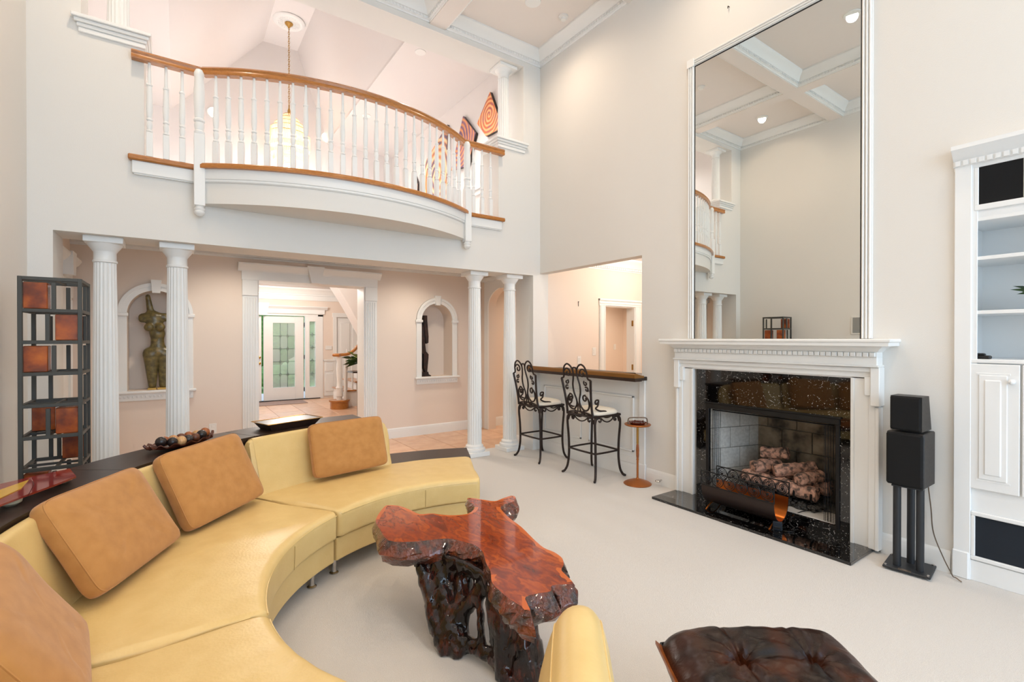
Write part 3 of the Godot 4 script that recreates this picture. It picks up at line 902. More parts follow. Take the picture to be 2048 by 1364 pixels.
func leaded(parent: Node, x0: float, x1: float, y0: float, y1: float, nx: int, ny: int) -> void:
	var lead := S()
	for i in nx:
		for j in ny:
			var a := lerpf(x0, x1, float(i) / nx); var b := lerpf(x0, x1, float(i + 1) / nx)
			var c := lerpf(y0, y1, float(j) / ny); var d := lerpf(y0, y1, float(j + 1) / ny)
			obj("pane", bx(a + 0.003, b - 0.003, c + 0.003, d - 0.003, DF + 0.022, DF + 0.028), M["pane_%d" % ((i * 2 + j) % 3)], parent)
	for i in range(1, nx): lead.add(bx(lerpf(x0, x1, float(i) / nx) - 0.004, lerpf(x0, x1, float(i) / nx) + 0.004, y0, y1, DF + 0.018, DF + 0.03))
	for j in range(1, ny): lead.add(bx(x0, x1, lerpf(y0, y1, float(j) / ny) - 0.004, lerpf(y0, y1, float(j) / ny) + 0.004, DF + 0.018, DF + 0.03))
	obj("lead_came", lead, M.lead, parent)
	for i in (range(1, nx) if nx > 1 else [0.5]):
		for j in range(1, ny):
			var x := lerpf(x0, x1, float(i) / nx); var y := lerpf(y0, y1, float(j) / ny)
			obj("bevel", S().extrude(pv2([-0.035, 0, 0, -0.06, 0.035, 0, 0, 0.06]), 0.018, Transform3D(Basis(), at(x, y, DF + 0.033))), M.bevel_glass, parent)

func stairs() -> void:
	var t := thing("staircase", "white staircase with honey wood treads and turned newel in the foyer", "staircase", at(2.86, 0, 10.6))
	# local frame: +x climbs away from the newel
	obj("starting_step", S().lathe([Vector2(0.19, 0.0), Vector2(0.19, 0.15), Vector2(0.215, 0.155), Vector2(0.215, 0.185), Vector2(0.0, 0.185)], 36), M.oak, t)
	var prof := [Vector2(0.06, 0.185), Vector2(0.06, 0.25), Vector2(0.075, 0.26), Vector2(0.07, 0.42), Vector2(0.078, 0.45), Vector2(0.055, 0.48), Vector2(0.05, 0.6), Vector2(0.065, 0.85), Vector2(0.05, 1.0), Vector2(0.06, 1.06), Vector2(0.06, 1.12)]
	obj("newel", S().lathe(prof, 24), M.white_trim, t)
	var bal := S().lathe([Vector2(0.02, 0.0), Vector2(0.02, 0.2), Vector2(0.026, 0.21), Vector2(0.016, 0.25), Vector2(0.024, 0.55), Vector2(0.013, 0.9)], 10).mesh()
	for i in 5:
		var a := -0.9 + i * 0.35
		var o := obj("baluster", bal, M.white_trim, t)
		o.position = Vector3(0.11 * cos(a) + 0.03, 0.185, -0.11 * sin(a))
	var rail := [Vector3(-0.02, 1.15, 0.11), Vector3(-0.12, 1.15, 0.02), Vector3(-0.06, 1.15, -0.09), Vector3(0.08, 1.15, -0.1), Vector3(0.22, 1.17, -0.1), Vector3(0.36, 1.26, -0.1), Vector3(0.5, 1.42, -0.1), Vector3(1.4, 2.32, -0.15)]
	obj("handrail", S().tube(curve(rail, 6), 0.034, 10), M.oak, t)
	for i in 7:
		var x := 0.14 + i * 0.24
		var y := 0.185 + (i + 1) * 0.185
		obj("riser", S().box(Vector3(x + 0.02, 0.0, -0.14), Vector3(x + 0.26, y - 0.03, -1.1)), M.white_trim, t)
		obj("tread", S().box(Vector3(x - 0.02, y - 0.03, -0.09), Vector3(x + 0.26, y, -1.1), 0.01), M.oak, t)
		for k in 2:
			var o := obj("baluster", bal, M.white_trim, t)
			o.position = Vector3(x + 0.05 + k * 0.12, y, -0.12)
	# sloping underside of the upper flight
	var so := PackedVector2Array()
	for i in 13:
		var w := i / 12.0
		so.append(Vector2(2.36 + 0.84 * w, 2.76 - 1.46 * w + 0.06 * sin(PI * w)))
	so.append(Vector2(5.2, 1.0)); so.append(Vector2(5.2, 2.76))
	struct("ceiling_stair_soffit", S().extrude(so, 0.5, Transform3D(Basis(), at(0, 0, 10.0))), M.gallery_paint)
	# dark stand with a plant
	var st := thing("plant_stand", "tall dark lacquer stand with gilt marks standing inside the foyer doorway", "stand", at(2.86, 0, 9.1))
	obj("body", S().box(Vector3(-0.02, 0, -0.2), Vector3(0.3, 0.86, 0.1), 0.004), M.wenge, st)
	obj("top", S().box(Vector3(-0.2, 0.86, -0.24), Vector3(0.34, 0.885, 0.14), 0.004), M.wenge, st)
	var rng := RandomNumberGenerator.new(); rng.seed = 12
	var gilt := S()
	for i in 9: gilt.box(Vector3(0.03 + rng.randf() * 0.05, 0.12 + i * 0.07, 0.098), Vector3(0.09 + rng.randf() * 0.05, 0.14 + i * 0.07, 0.102))
	obj("gilt_mark", gilt, M.brass, st)
	var pl := thing("potted_plant", "leafy green plant in a small copper pot on the dark stand", "plant", at(2.88, 0.885, 9.08))
	obj("pot", S().lathe([Vector2(0.045, 0.0), Vector2(0.06, 0.1), Vector2(0.066, 0.17), Vector2(0.05, 0.17)], 20), M.copper, pl)
	for i in 46:
		var a := rng.randf() * TAU
		var e := rng.randf_range(-0.2, 1.3)
		var len := rng.randf_range(0.14, 0.34)
		var dir := Vector3(cos(a) * cos(e), sin(e), sin(a) * cos(e))
		var side := dir.cross(Vector3.UP).normalized()
		var root := Vector3(0, 0.17, 0) + dir * rng.randf_range(0.03, 0.14)
		var lf := S()
		var tip := root + dir * len + Vector3(0, -0.12 * len, 0)
		var mid := root + dir * len * 0.55 + Vector3(0, 0.02, 0)
		var w := len * 0.2
		lf.quad(root, mid + side * w, tip, mid - side * w); lf.quad(root + Vector3(0, -0.002, 0), mid - side * w + Vector3(0, -0.002, 0), tip, mid + side * w + Vector3(0, -0.002, 0))
		obj("leaf", lf, M.leaf_dark if i % 3 else M.leaf_pale, pl)

# ---------- upper gallery seen through the balcony opening ----------
func gallery() -> void:
	struct("wall_gallery_right", bx(XG, XG + 0.15, 2.97, 5.9, DBB, 11.1), M.gallery_paint)
	struct("wall_gallery_left", bx(-1.65, -1.5, 2.97, 5.9, DBB, 11.1), M.gallery_paint)
	struct("wall_gallery_near", bx(-1.65, XL - 0.15, 2.97, 5.9, DB, DBB), M.gallery_paint)
	var s := S()
	s.extrude(pv2([-1.65, 2.97, 4.35, 2.97, 4.35, 5.9, 2.71, 5.9, 2.10, 7.75, 1.46, 7.75, -0.12, 5.9, -1.65, 5.9]), 0.15, Transform3D(Basis(), at(0, 0, 11.15)))
	struct("wall_gallery_far", s, M.gallery_paint)
	# flat ceiling with a raised tray over the stair well
	s = S()
	s.add(bx(-1.65, -0.08, 5.8, 5.95, DBB - 0.4, 11.1)).add(bx(2.71, 4.35, 5.8, 5.95, DBB - 0.4, 11.1)).add(bx(-0.08, 2.71, 5.8, 5.95, DBB - 0.4, 6.2))
	var v := [Vector2(-0.08, 5.8), Vector2(1.46, 7.6), Vector2(2.11, 7.62), Vector2(2.71, 5.85)]
	for i in 3:
		var a: Vector2 = v[i]; var b: Vector2 = v[i + 1]
		var nrm := (b - a).orthogonal().normalized() * -0.1
		if nrm.y < 0: nrm = -nrm
		s.extrude(PackedVector2Array([a, b, b + nrm, a + nrm]), 4.95, Transform3D(Basis(), at(0, 0, 11.1)))
	s.extrude(PackedVector2Array([v[0], v[3], v[2], v[1]]), 0.1, Transform3D(Basis(), at(0, 0, 6.2)))
	struct("ceiling_gallery", s, M.gallery_paint)
	# chandelier
	var c := thing("chandelier", "tiered crystal chandelier hanging on a brass chain behind the balcony", "chandelier", at(1.775, 7.6, 10.05))
	var med := obj("ceiling_medallion", S().lathe([Vector2(0.0, -0.03), Vector2(0.06, -0.035), Vector2(0.09, -0.02), Vector2(0.2, -0.028), Vector2(0.235, -0.04), Vector2(0.26, -0.028), Vector2(0.28, -0.01), Vector2(0.285, 0.0)], 48, Vector3.ZERO, 0, 0.0), M.white_trim, c)
	var petals := S()
	for k in 24:
		var a := TAU * k / 24
		petals.ball(Vector3(cos(a) * 0.15, -0.026, sin(a) * 0.15), Vector3(0.045, 0.012, 0.012), 8, 6)
	for k in 24:
		var a := TAU * k / 24
		petals.add(S().ball(Vector3(0.155, -0.026, 0), Vector3(0.05, 0.012, 0.014), 8, 6), Transform3D(Basis(Vector3.UP, a), Vector3.ZERO))
	obj("petal_relief", petals, M.white_trim, med)
	obj("canopy", S().lathe([Vector2(0.015, -0.12), Vector2(0.03, -0.09), Vector2(0.07, -0.055), Vector2(0.075, -0.035), Vector2(0.0, -0.035)], 24), M.brass, c)
	var chain := S()
	for i in 34:
		var y := -0.13 - i * 0.044
		var loop := PackedVector3Array()
		for k in 10:
			var a := TAU * k / 10
			var q := Vector3(cos(a) * 0.014, sin(a) * 0.027, 0)
			loop.append(Vector3(0, y, 0) + (q if i % 2 == 0 else Vector3(0, q.y, q.x)))
		chain.tube(loop, 0.005, 5, true)
	obj("chain", chain, M.brass, c)
	obj("stem", S().lathe([Vector2(0.02, -1.78), Vector2(0.03, -1.72), Vector2(0.012, -1.66), Vector2(0.012, -1.6)], 12), M.brass, c)
	var tiers := [[0.10, -1.80, 0.12], [0.17, -1.88, 0.15], [0.25, -1.98, 0.16], [0.32, -2.08, 0.18], [0.37, -2.20, 0.26], [0.33, -2.38, 0.2], [0.27, -2.5, 0.2], [0.19, -2.62, 0.2], [0.11, -2.74, 0.18]]
	for t in tiers:
		var n := int(TAU * t[0] / 0.028)
		var rods := S()
		for k in n:
			var a := TAU * k / n
			var p := Vector3(cos(a) * t[0], 0, sin(a) * t[0])
			rods.tube(PackedVector3Array([p + Vector3(0, t[1], 0), p + Vector3(0, t[1] - t[2], 0)]), [0.009, 0.009], 4)
		obj("crystal_tier", rods, M.crystal, c)
		var ring := PackedVector3Array()
		for k in 32: ring.append(Vector3(cos(TAU * k / 32) * t[0], t[1] + 0.004, sin(TAU * k / 32) * t[0]))
		obj("brass_ring", S().tube(ring, 0.006, 5, true), M.brass, c)
	for k in 2:
		var arm := S().ball(Vector3([-0.46, 0.46][k] * 0.82, -2.3, [-0.46, 0.46][k] * -0.57), Vector3(0.035, 0.14, 0.035), 12, 8)
		obj("candle_glass", arm, M.crystal, c)
	omni("chandelier_glow", at(1.775, 4.72, 10.05), 2.0, Color(1.0, 0.98, 0.98), 0.1)
	omni("chandelier_glow", at(1.775, 5.25, 10.05), 1.2, Color(1.0, 0.98, 0.98), 0.3)
	for g in [[3.0, 6.7], [3.0, 9.2], [-0.5, 7.0], [-0.5, 9.4]]:  # added lamps that brighten the gallery
		var d: float = g[1]
		var rl := thing("gallery_fill_light", "added round fill light in the flat gallery ceiling above the paintings" if g[0] > 0.0 else "added round fill light in the gallery ceiling away from the paintings", "light", at(g[0], 5.8, d), 0.0, "added fill lights in the gallery ceiling")
		obj("trim_ring", S().lathe([Vector2(0.06, -0.01), Vector2(0.08, -0.008), Vector2(0.083, 0.0), Vector2(0.06, 0.0)], 24), M.white_trim, rl)
		obj("lens", S().lathe([Vector2(0.0, -0.005), Vector2(0.06, -0.005), Vector2(0.06, -0.001)], 20), M.lamp_glow, rl)
		spot("gallery_fill_spot", at(g[0], 5.77, d), 7.5, Color(1.0, 0.98, 0.97), 72.0, 0.06)
	for p in [[0.576, 5.55], [2.68, 5.57]]:
		var w := thing("wall_light", "small round glowing light on the far gallery wall", "light", at(p[0], p[1] + 0.35, 11.0), 0.0, "round lights on the gallery wall")
		obj("lens", S().ball(Vector3(0, 0, 0.01), Vector3(0.085, 0.1, 0.03), 20, 10), M.lamp_glow, w)
		obj("rim", S().add(S().lathe([Vector2(0.08, 0.0), Vector2(0.11, 0.0), Vector2(0.1, 0.02), Vector2(0.08, 0.02)], 24), Transform3D(Basis(Vector3.RIGHT, PI / 2), Vector3.ZERO)), M.white_trim, w)
	# swirl paintings on the gallery wall
	var art := [
		["kite shaped orange swirl canvas beside the upper column", [6.56, 5.481, 6.967, 5.119, 6.681, 4.808, 6.20, 4.78], 3, Color(0.84, 0.42, 0.24), Color(0.96, 0.74, 0.52), Color(0.66, 0.38, 0.46), 0.5, 0.5],
		["kite shaped purple and orange canvas above the oak rail", [7.448, 5.427, 7.017, 4.983, 7.271, 4.50, 7.898, 4.60], 5, Color(0.60, 0.40, 0.50), Color(0.90, 0.62, 0.40), Color(0.46, 0.34, 0.48), 0.7, 0.45],
		["large slanted swirl canvas in orange and blue behind the balusters", [8.057, 5.50, 9.022, 5.10, 9.022, 4.10, 8.057, 4.0], 7, Color(0.86, 0.52, 0.30), Color(0.97, 0.85, 0.68), Color(0.36, 0.32, 0.46), 0.45, 0.55],
		["narrow grey swirl canvas low behind the balusters", [9.676, 5.15, 9.40, 4.75, 9.45, 4.2, 9.85, 4.2], 9, Color(0.52, 0.42, 0.46), Color(0.82, 0.70, 0.62), Color(0.24, 0.20, 0.34), 0.5, 0.4]]
	var frame := Transform3D(Basis(Vector3(0, 0, -1), Vector3(0, 1, 0), Vector3(1, 0, 0)), Vector3(XG - 0.056, 0, 0))
	for a in art:
		var m := mat("canvas_%d" % a[2], Color.WHITE, 0.6)
		m.albedo_texture = swirl(a[2], a[3], a[4], a[5], a[6], a[7])
		m.uv1_triplanar = true
		var lo := Vector2(1e9, 1e9); var hi := Vector2(-1e9, -1e9)
		var poly := pv2(a[1])
		for p in poly: lo = lo.min(p); hi = hi.max(p)
		var t := thing("painting", a[0], "painting", at(XG - 0.056, (lo.y + hi.y) / 2, (lo.x + hi.x) / 2))
		var mid := (lo + hi) / 2
		for i in poly.size(): poly[i] -= mid
		var k := 1.0 / maxf(hi.x - lo.x, hi.y - lo.y)
		m.uv1_scale = Vector3.ONE * k; m.uv1_offset = Vector3(0.5, 0.5, 0.5)
		var fx := Transform3D(frame.basis, Vector3.ZERO)
		obj("canvas", S().extrude(poly, 0.003, Transform3D(fx.basis, Vector3(-0.003, 0, 0))), m, t)
		obj("stretcher", S().extrude(poly, 0.05, fx), M.ebony, t)
	var sh := obj("picture_ledge", S().add(bx(XG - 0.06, XG, 4.02, 4.05, 6.6, 7.4, 0.004)).add(bx(XG - 0.03, XG, 3.94, 4.02, 6.6, 7.4, 0.004)), M.white_trim)
	tag(sh, "white moulded chair rail on the gallery wall under the paintings", "rail")

func swirl(sd: int, a: Color, b: Color, c: Color, cx: float, cy: float) -> ImageTexture:
	var n := noise(2.2, sd, 3)
	var im := Image.create(192, 192, false, Image.FORMAT_RGB8)
	for y in 192:
		for x in 192:
			var p := Vector2(x / 192.0 - cx, y / 192.0 - cy)
			var w := n.get_noise_2d(p.x * 1.2, p.y * 1.2)
			var r := p.length() + 0.01 * w
			var g := sin(r * 70.0 - p.angle() * 1.0 + w * 0.7)
			var col := a.lerp(b, clampf(0.5 + g * 0.6, 0, 1)).lerp(c, clampf(-g * 0.7 - 0.25 + 1.4 * w, 0, 0.85))
			im.set_pixel(x, y, col)
	return ImageTexture.create_from_image(im)

# ---------- balcony ----------
func bow(t: float, off := 0.0) -> Vector2:   # plan point on the bow, t 0..1 from left newel to right, off outwards (towards the room)
	var R := 2.343 + off
	var half := asin(1.353 / 2.343)
	var a := lerpf(-half, half, t)
	return Vector2(1.516 + R * sin(a), 6.963 - R * cos(a))

func bow_frames(n := 40, off := 0.0, t0 := 0.0, t1 := 1.0) -> Array:
	var f := []
	var half := asin(1.353 / 2.343)
	for i in n + 1:
		var t := lerpf(t0, t1, float(i) / n)
		var p := bow(t, off)
		var a := lerpf(-half, half, t)
		var out := Vector3(sin(a), 0, cos(a))      # towards the room
		f.append(Transform3D(Basis(-out, Vector3.UP, out.cross(Vector3.UP) * -1.0), at(p.x, 0, p.y)))
	return f

func balcony() -> void:
	# curved floor and fascia
	var s := S()
	var poly := PackedVector2Array()
	for i in 41: poly.append(bow(i / 40.0, -0.03))
	poly.append(Vector2(2.869, 5.2)); poly.append(Vector2(0.163, 5.2))
	s.extrude(poly, 0.29, Transform3D(Basis(Vector3(1, 0, 0), Vector3(0, 0, -1), Vector3(0, 1, 0)), Vector3(0, 2.70, 0)))
	struct("floor_balcony", s, M.cream_paint)
	struct("floor_gallery", bx(-1.5, XG, 2.94, 2.985, 5.17, 7.4), M.gallery_paint)
	var band := S()
	var bp := pv2([0.0, 2.89, 0.008, 2.885, 0.016, 2.895, 0.014, 2.91, 0.022, 2.915, 0.022, 3.0, 0.0, 3.0])
	var fl := PackedVector2Array()
	for p in bp: fl.append(Vector2(-p.x, p.y))
	band.sweep(fl, bow_frames(40, -0.03))
	band.add(bx(-0.31, 0.14, 2.895, 3.0, DB - 0.035, DB, 0.004)).add(bx(2.89, 3.415, 2.895, 3.0, DB - 0.035, DB, 0.004))
	band.add(bx(-0.30, 0.14, 2.885, 2.9, DB - 0.025, DB, 0.004)).add(bx(2.89, 3.405, 2.885, 2.9, DB - 0.025, DB, 0.004))
	struct("trim_balcony", band, M.white_trim)
	var t := thing("balustrade", "white turned balustrade with honey oak handrail along the bowed balcony", "balustrade")
	var shoe := pv2([-0.035, 3.0, 0.10, 3.0, 0.10, 3.045, -0.025, 3.045, -0.035, 3.03])
	obj("base_rail", S().sweep(shoe, bow_frames(40, -0.01)).add(bx(-0.335, 0.13, 3.0, 3.045, DB - 0.06, DB + 0.08, 0.008)).add(bx(2.90, 3.45, 3.0, 3.045, DB - 0.06, DB + 0.08, 0.008)), M.oak, t)
	var rail := pv2([-0.03, 3.845, 0.03, 3.845, 0.034, 3.86, 0.028, 3.88, 0.036, 3.90, 0.022, 3.918, 0, 3.924, -0.022, 3.918, -0.036, 3.90, -0.028, 3.88, -0.034, 3.86])
	var fr := bow_frames(40, -0.06)
	obj("handrail", S().sweep(rail, fr), M.oak, t)
	var side := func(x0: float, x1: float) -> Shape:
		return S().sweep(rail, [Transform3D(Basis(Vector3(0, 0, -1), Vector3.UP, Vector3(1, 0, 0)), at(x0, 0, DB - 0.035)), Transform3D(Basis(Vector3(0, 0, -1), Vector3.UP, Vector3(1, 0, 0)), at(x1, 0, DB - 0.035))])
	obj("handrail", side.call(-0.31, 0.19), M.oak, t)
	obj("handrail", side.call(2.845, 3.435), M.oak, t)
	var bal := S()
	bal.box(Vector3(-0.018, 0, -0.018), Vector3(0.018, 0.21, 0.018), 0.003)
	bal.lathe([Vector2(0.012, 0.21), Vector2(0.018, 0.215), Vector2(0.018, 0.225), Vector2(0.012, 0.232), Vector2(0.017, 0.26), Vector2(0.018, 0.285), Vector2(0.013, 0.305), Vector2(0.018, 0.312), Vector2(0.018, 0.322), Vector2(0.013, 0.33), Vector2(0.017, 0.36), Vector2(0.019, 0.41), Vector2(0.016, 0.55), Vector2(0.0145, 0.60), Vector2(0.018, 0.605), Vector2(0.018, 0.615), Vector2(0.011, 0.622), Vector2(0.0085, 0.80)], 14)
	var bm := bal.moved(Transform3D(Basis.from_scale(Vector3(1.28, 1, 1.28)), Vector3.ZERO)).mesh()
	for i in 25:
		var p := bow((i + 1) / 26.0, -0.06)
		var o := obj("baluster", bm, M.white_trim, t)
		o.position = at(p.x, 3.045, p.y)
		o.rotation.y = lerpf(-0.6, 0.6, (i + 1) / 26.0)
	for x in [-0.19, -0.075, 0.04, 2.99, 3.115, 3.24]:
		var o := obj("baluster", bm, M.white_trim, t)
		o.position = at(x, 3.045, DB - 0.03)
	var nw := S()
	nw.box(Vector3(-0.036, -0.36, -0.036), Vector3(0.036, 0.27, 0.036), 0.004)
	nw.lathe([Vector2(0.0, -0.45), Vector2(0.016, -0.445), Vector2(0.034, -0.425), Vector2(0.036, -0.41), Vector2(0.03, -0.40), Vector2(0.036, -0.39), Vector2(0.036, -0.38), Vector2(0.028, -0.37), Vector2(0.028, -0.36)], 24)
	nw.lathe([Vector2(0.03, 0.27), Vector2(0.035, 0.28), Vector2(0.035, 0.295), Vector2(0.028, 0.305), Vector2(0.033, 0.335), Vector2(0.034, 0.36), Vector2(0.029, 0.375), Vector2(0.036, 0.385), Vector2(0.036, 0.40), Vector2(0.029, 0.41), Vector2(0.032, 0.45), Vector2(0.036, 0.55), Vector2(0.036, 0.66), Vector2(0.030, 0.77), Vector2(0.034, 0.785), Vector2(0.034, 0.81), Vector2(0.022, 0.84)], 24)
	var nm := nw.moved(Transform3D(Basis.from_scale(Vector3(1.16, 1, 1.16)), Vector3.ZERO)).mesh()
	for x in [0.163, 2.869]:
		var o := obj("newel", nm, M.white_trim, t)
		o.position = at(x, 3.03, 5.06)

# ---------- columns ----------
func columns_work() -> void:
	var h := 2.355
	var shaft := []
	for i in 15:
		var w := i / 14.0
		var y := 0.14 + w * (h - 0.14 - 0.20)
		var r := 0.092 - 0.016 * pow(w, 1.6)
		shaft.append(Vector2(r, y))
	var shm := S().lathe(shaft, 160, Vector3.ZERO, 20, 0.07).mesh(60)
	var capm := S().lathe([Vector2(0.076, h - 0.21), Vector2(0.084, h - 0.205), Vector2(0.084, h - 0.19), Vector2(0.077, h - 0.185), Vector2(0.077, h - 0.12), Vector2(0.084, h - 0.11), Vector2(0.09, h - 0.10), Vector2(0.108, h - 0.075), Vector2(0.118, h - 0.055), Vector2(0.12, h - 0.05)], 40).box(Vector3(-0.13, h - 0.05, -0.13), Vector3(0.13, h, 0.13), 0.004).mesh()
	var bsm := S().box(Vector3(-0.145, 0, -0.145), Vector3(0.145, 0.055, 0.145), 0.004).lathe([Vector2(0.135, 0.055), Vector2(0.142, 0.07), Vector2(0.138, 0.09), Vector2(0.118, 0.098), Vector2(0.112, 0.115), Vector2(0.115, 0.125), Vector2(0.105, 0.135), Vector2(0.094, 0.145)], 40).mesh()
	var labels := ["white fluted column beside the dark metal tower shelf", "white fluted column standing in front of the female torso niche", "white fluted column nearest the dark abstract figure niche", "white fluted column beside the wrought iron bar stool"]
	var xs := [-0.506, 0.0, 3.148, 3.70]
	for i in 4:
		var t := thing("fluted_column", labels[i], "column", at(xs[i], 0, 5.36), 0.0, "fluted columns under the balcony")
		obj("shaft", shm, M.white_trim, t); obj("capital", capm, M.white_trim, t); obj("base", bsm, M.white_trim, t)
	# upper columns on moulded ledges
	var uh := 1.025
	var us := []
	for i in 9: us.append(Vector2(0.078 - 0.008 * i / 8.0, 0.07 + (uh - 0.07 - 0.15) * i / 8.0))
	var um := S().lathe(us, 144, Vector3.ZERO, 18, 0.07).mesh(60)
	var uc := S().lathe([Vector2(0.07, uh - 0.155), Vector2(0.078, uh - 0.15), Vector2(0.07, uh - 0.14), Vector2(0.07, uh - 0.09), Vector2(0.085, uh - 0.07), Vector2(0.11, uh - 0.045), Vector2(0.115, uh - 0.04)], 36).box(Vector3(-0.135, uh - 0.04, -0.135), Vector3(0.135, uh, 0.135), 0.004).mesh()
	var ub := S().box(Vector3(-0.12, 0, -0.12), Vector3(0.12, 0.03, 0.12), 0.004).lathe([Vector2(0.11, 0.03), Vector2(0.115, 0.045), Vector2(0.095, 0.06), Vector2(0.08, 0.075)], 36).mesh()
	var ul := ["short white fluted column on the ledge left of the balcony rail", "short white fluted column on the ledge next to the swirl paintings"]
	for k in 2:
		var x: float = [-0.41, 3.585][k]
		var t := thing("short_column", ul[k], "column", at(x, 4.09, 5.34))
		obj("shaft", um, M.white_trim, t); obj("capital", uc, M.white_trim, t); obj("base", ub, M.white_trim, t)
		var x0: float = [-0.66, 3.35][k]; var x1: float = [-0.20, 3.81][k]
		var e := S()
		for q in [[0.045, 4.06, 4.09], [0.03, 4.03, 4.06], [0.015, 4.0, 4.03], [0.006, 3.96, 4.0]]:
			e.add(bx(x0 - q[0] + 0.02, x1 + q[0] - 0.02, q[1], q[2], DB - q[0] - 0.01, DBB + q[0], 0.005))
		struct("trim_ledge", e, M.white_trim)

# ---------- fireplace ----------
func fireplace() -> void:
	var f0 := 1.54; var f1 := 2.594     # fire opening along depth
	var g0 := 1.416; var g1 := 2.72     # marble
	# hearth and marble surround
	var h := thing("marble_surround", "black marble fireplace surround and hearth slab with white veins", "fireplace", at(XR, 0, 2.1))
	var px := func(x0: float, x1: float, y0: float, y1: float, d0: float, d1: float, r := 0.0) -> Shape:   # world box in the surround's own axes
		return S().box(at(x0 - XR, y0, d0 - 2.1), at(x1 - XR, y1, d1 - 2.1), r)
	obj("hearth_slab", px.call(3.64, 4.03, 0.0, 0.022, 1.31, 2.0, 0.002), M.marble, h)
	obj("hearth_slab", px.call(3.64, 4.03, 0.0, 0.022, 2.002, 2.93, 0.002), M.marble, h)
	obj("lintel_slab", px.call(4.025, 4.06, 0.90, 1.215, g0, g1, 0.001), M.marble, h)
	obj("side_slab", px.call(4.025, 4.06, 0.02, 0.899, g0, f0, 0.001), M.marble, h)
	obj("side_slab", px.call(4.025, 4.06, 0.02, 0.899, f1, g1, 0.001), M.marble, h)
	obj("sill_slab", px.call(4.025, 4.10, 0.02, 0.10, f0, f1, 0.001), M.marble, h)
	obj("fire_frame", S().add(px.call(4.012, 4.03, 0.86, 0.905, f0 - 0.02, f1 + 0.02, 0.003)).add(px.call(4.012, 4.03, 0.08, 0.86, f1 - 0.012, f1 + 0.02, 0.003)).add(px.call(4.012, 4.03, 0.08, 0.86, f0 - 0.02, f0 + 0.006, 0.003)).add(px.call(4.008, 4.035, 0.905, 0.918, f0 - 0.03, f1 + 0.03, 0.002)), M.black_iron, h)
	# firebox lined with brick
	var s := S()
	s.add(bx(4.04, 4.72, 0.0, 0.09, f0 - 0.05, f1 + 0.05)).add(bx(4.04, 4.72, 0.93, 0.98, f0 - 0.05, f1 + 0.05)).add(bx(4.62, 4.72, 0.09, 0.93, f0 - 0.05, f1 + 0.05))
	s.extrude(pv2([4.05, 2.60, 4.62, 2.44, 4.70, 2.55, 4.05, 2.70]), 0.84, Transform3D(Basis(Vector3(1, 0, 0), Vector3(0, 0, -1), Vector3(0, 1, 0)), Vector3(0, 0.09, 0)))
	s.extrude(pv2([4.05, 1.54, 4.62, 1.70, 4.70, 1.60, 4.05, 1.44]), 0.84, Transform3D(Basis(Vector3(1, 0, 0), Vector3(0, 0, -1), Vector3(0, 1, 0)), Vector3(0, 0.09, 0)))
	var box := struct("wall_firebox", s, M.mortar)
	var hb := 0.186
	for r in 4:
		var y := 0.095 + r * (hb + 0.006)
		var top := minf(y + hb, 0.925)
		var shift := 0.0 if r % 2 == 0 else 0.5
		for k in 4:      # back wall
			var a := clampf(1.70 + (k - shift) * 0.26, 1.70, 2.44); var b := clampf(1.70 + (k + 1 - shift) * 0.26 - 0.006, 1.70, 2.44)
			if b - a > 0.02: obj("brick", bx(4.605, 4.63, y, top, a, b, 0.003), M.firebrick_sooty, box)
		for e in 2:      # splayed sides
			var p0: Vector2 = [Vector2(4.06, 2.597), Vector2(4.06, 1.543)][e]
			var p1: Vector2 = [Vector2(4.615, 2.441), Vector2(4.615, 1.699)][e]
			for k in 3:
				var a := clampf((k - shift) / 2.5, 0, 1); var b := clampf((k + 1 - shift) / 2.5 - 0.012, 0, 1)
				if b - a < 0.03: continue
				var q0 := p0.lerp(p1, a); var q1 := p0.lerp(p1, b)
				var n := (p1 - p0).orthogonal().normalized() * 0.006
				if (n.y > 0) == (e == 0): n = -n
				var poly := PackedVector2Array([q0 - n, q1 - n, q1 + n, q0 + n])
				obj("brick", S().extrude(poly, top - y, Transform3D(Basis(Vector3(1, 0, 0), Vector3(0, 0, -1), Vector3(0, 1, 0)), Vector3(0, y, 0))), M.firebrick if e == 0 else M.firebrick_sooty, box)
	obj("ash_ledge", bx(4.06, 4.30, 0.088, 0.102, f0 + 0.03, f1 - 0.03, 0.002), M.white_ledge, box)
	# sheer fire screen curtain gathered at both sides and its rod
	var sc := thing("fire_screen", "fine black wire mesh curtain gathered at the sides of the fire opening", "fire screen", at(4.055, 0, 2.07))
	obj("rod", S().tube(PackedVector3Array([Vector3(0, 0.845, -0.5), Vector3(0, 0.845, 0.5)]), 0.006, 8), M.black_iron, sc)
	for e in 2:
		var wires := S()
		var base: float = [-0.505, 0.43][e]
		for k in 16:
			var z: float = base + 0.075 * k / 15.0
			var x := 0.012 * sin(k * 1.7)
			wires.tube(PackedVector3Array([Vector3(x, 0.11, z), Vector3(x * 0.6, 0.84, z)]), 0.0012, 4)
		for k in 60: wires.tube(PackedVector3Array([Vector3(0, 0.11 + k * 0.0122, base), Vector3(0.004, 0.11 + k * 0.0122, base + 0.075)]), 0.0008, 3)
		var w := obj("mesh_curtain", wires, M.black_iron, sc); w.set_meta("kind", "stuff")
	# gas logs on their grate
	var grate := thing("log_grate", "black iron grate under the ceramic logs in the firebox", "grate", at(4.33, 0.10, 2.04))
	for k in 5:
		var z := -0.26 + k * 0.13
		obj("bar", S().tube(curve([Vector3(-0.16, 0.15, z), Vector3(-0.15, 0.09, z), Vector3(0.0, 0.085, z), Vector3(0.18, 0.085, z)], 5), 0.009, 6), M.black_iron, grate)
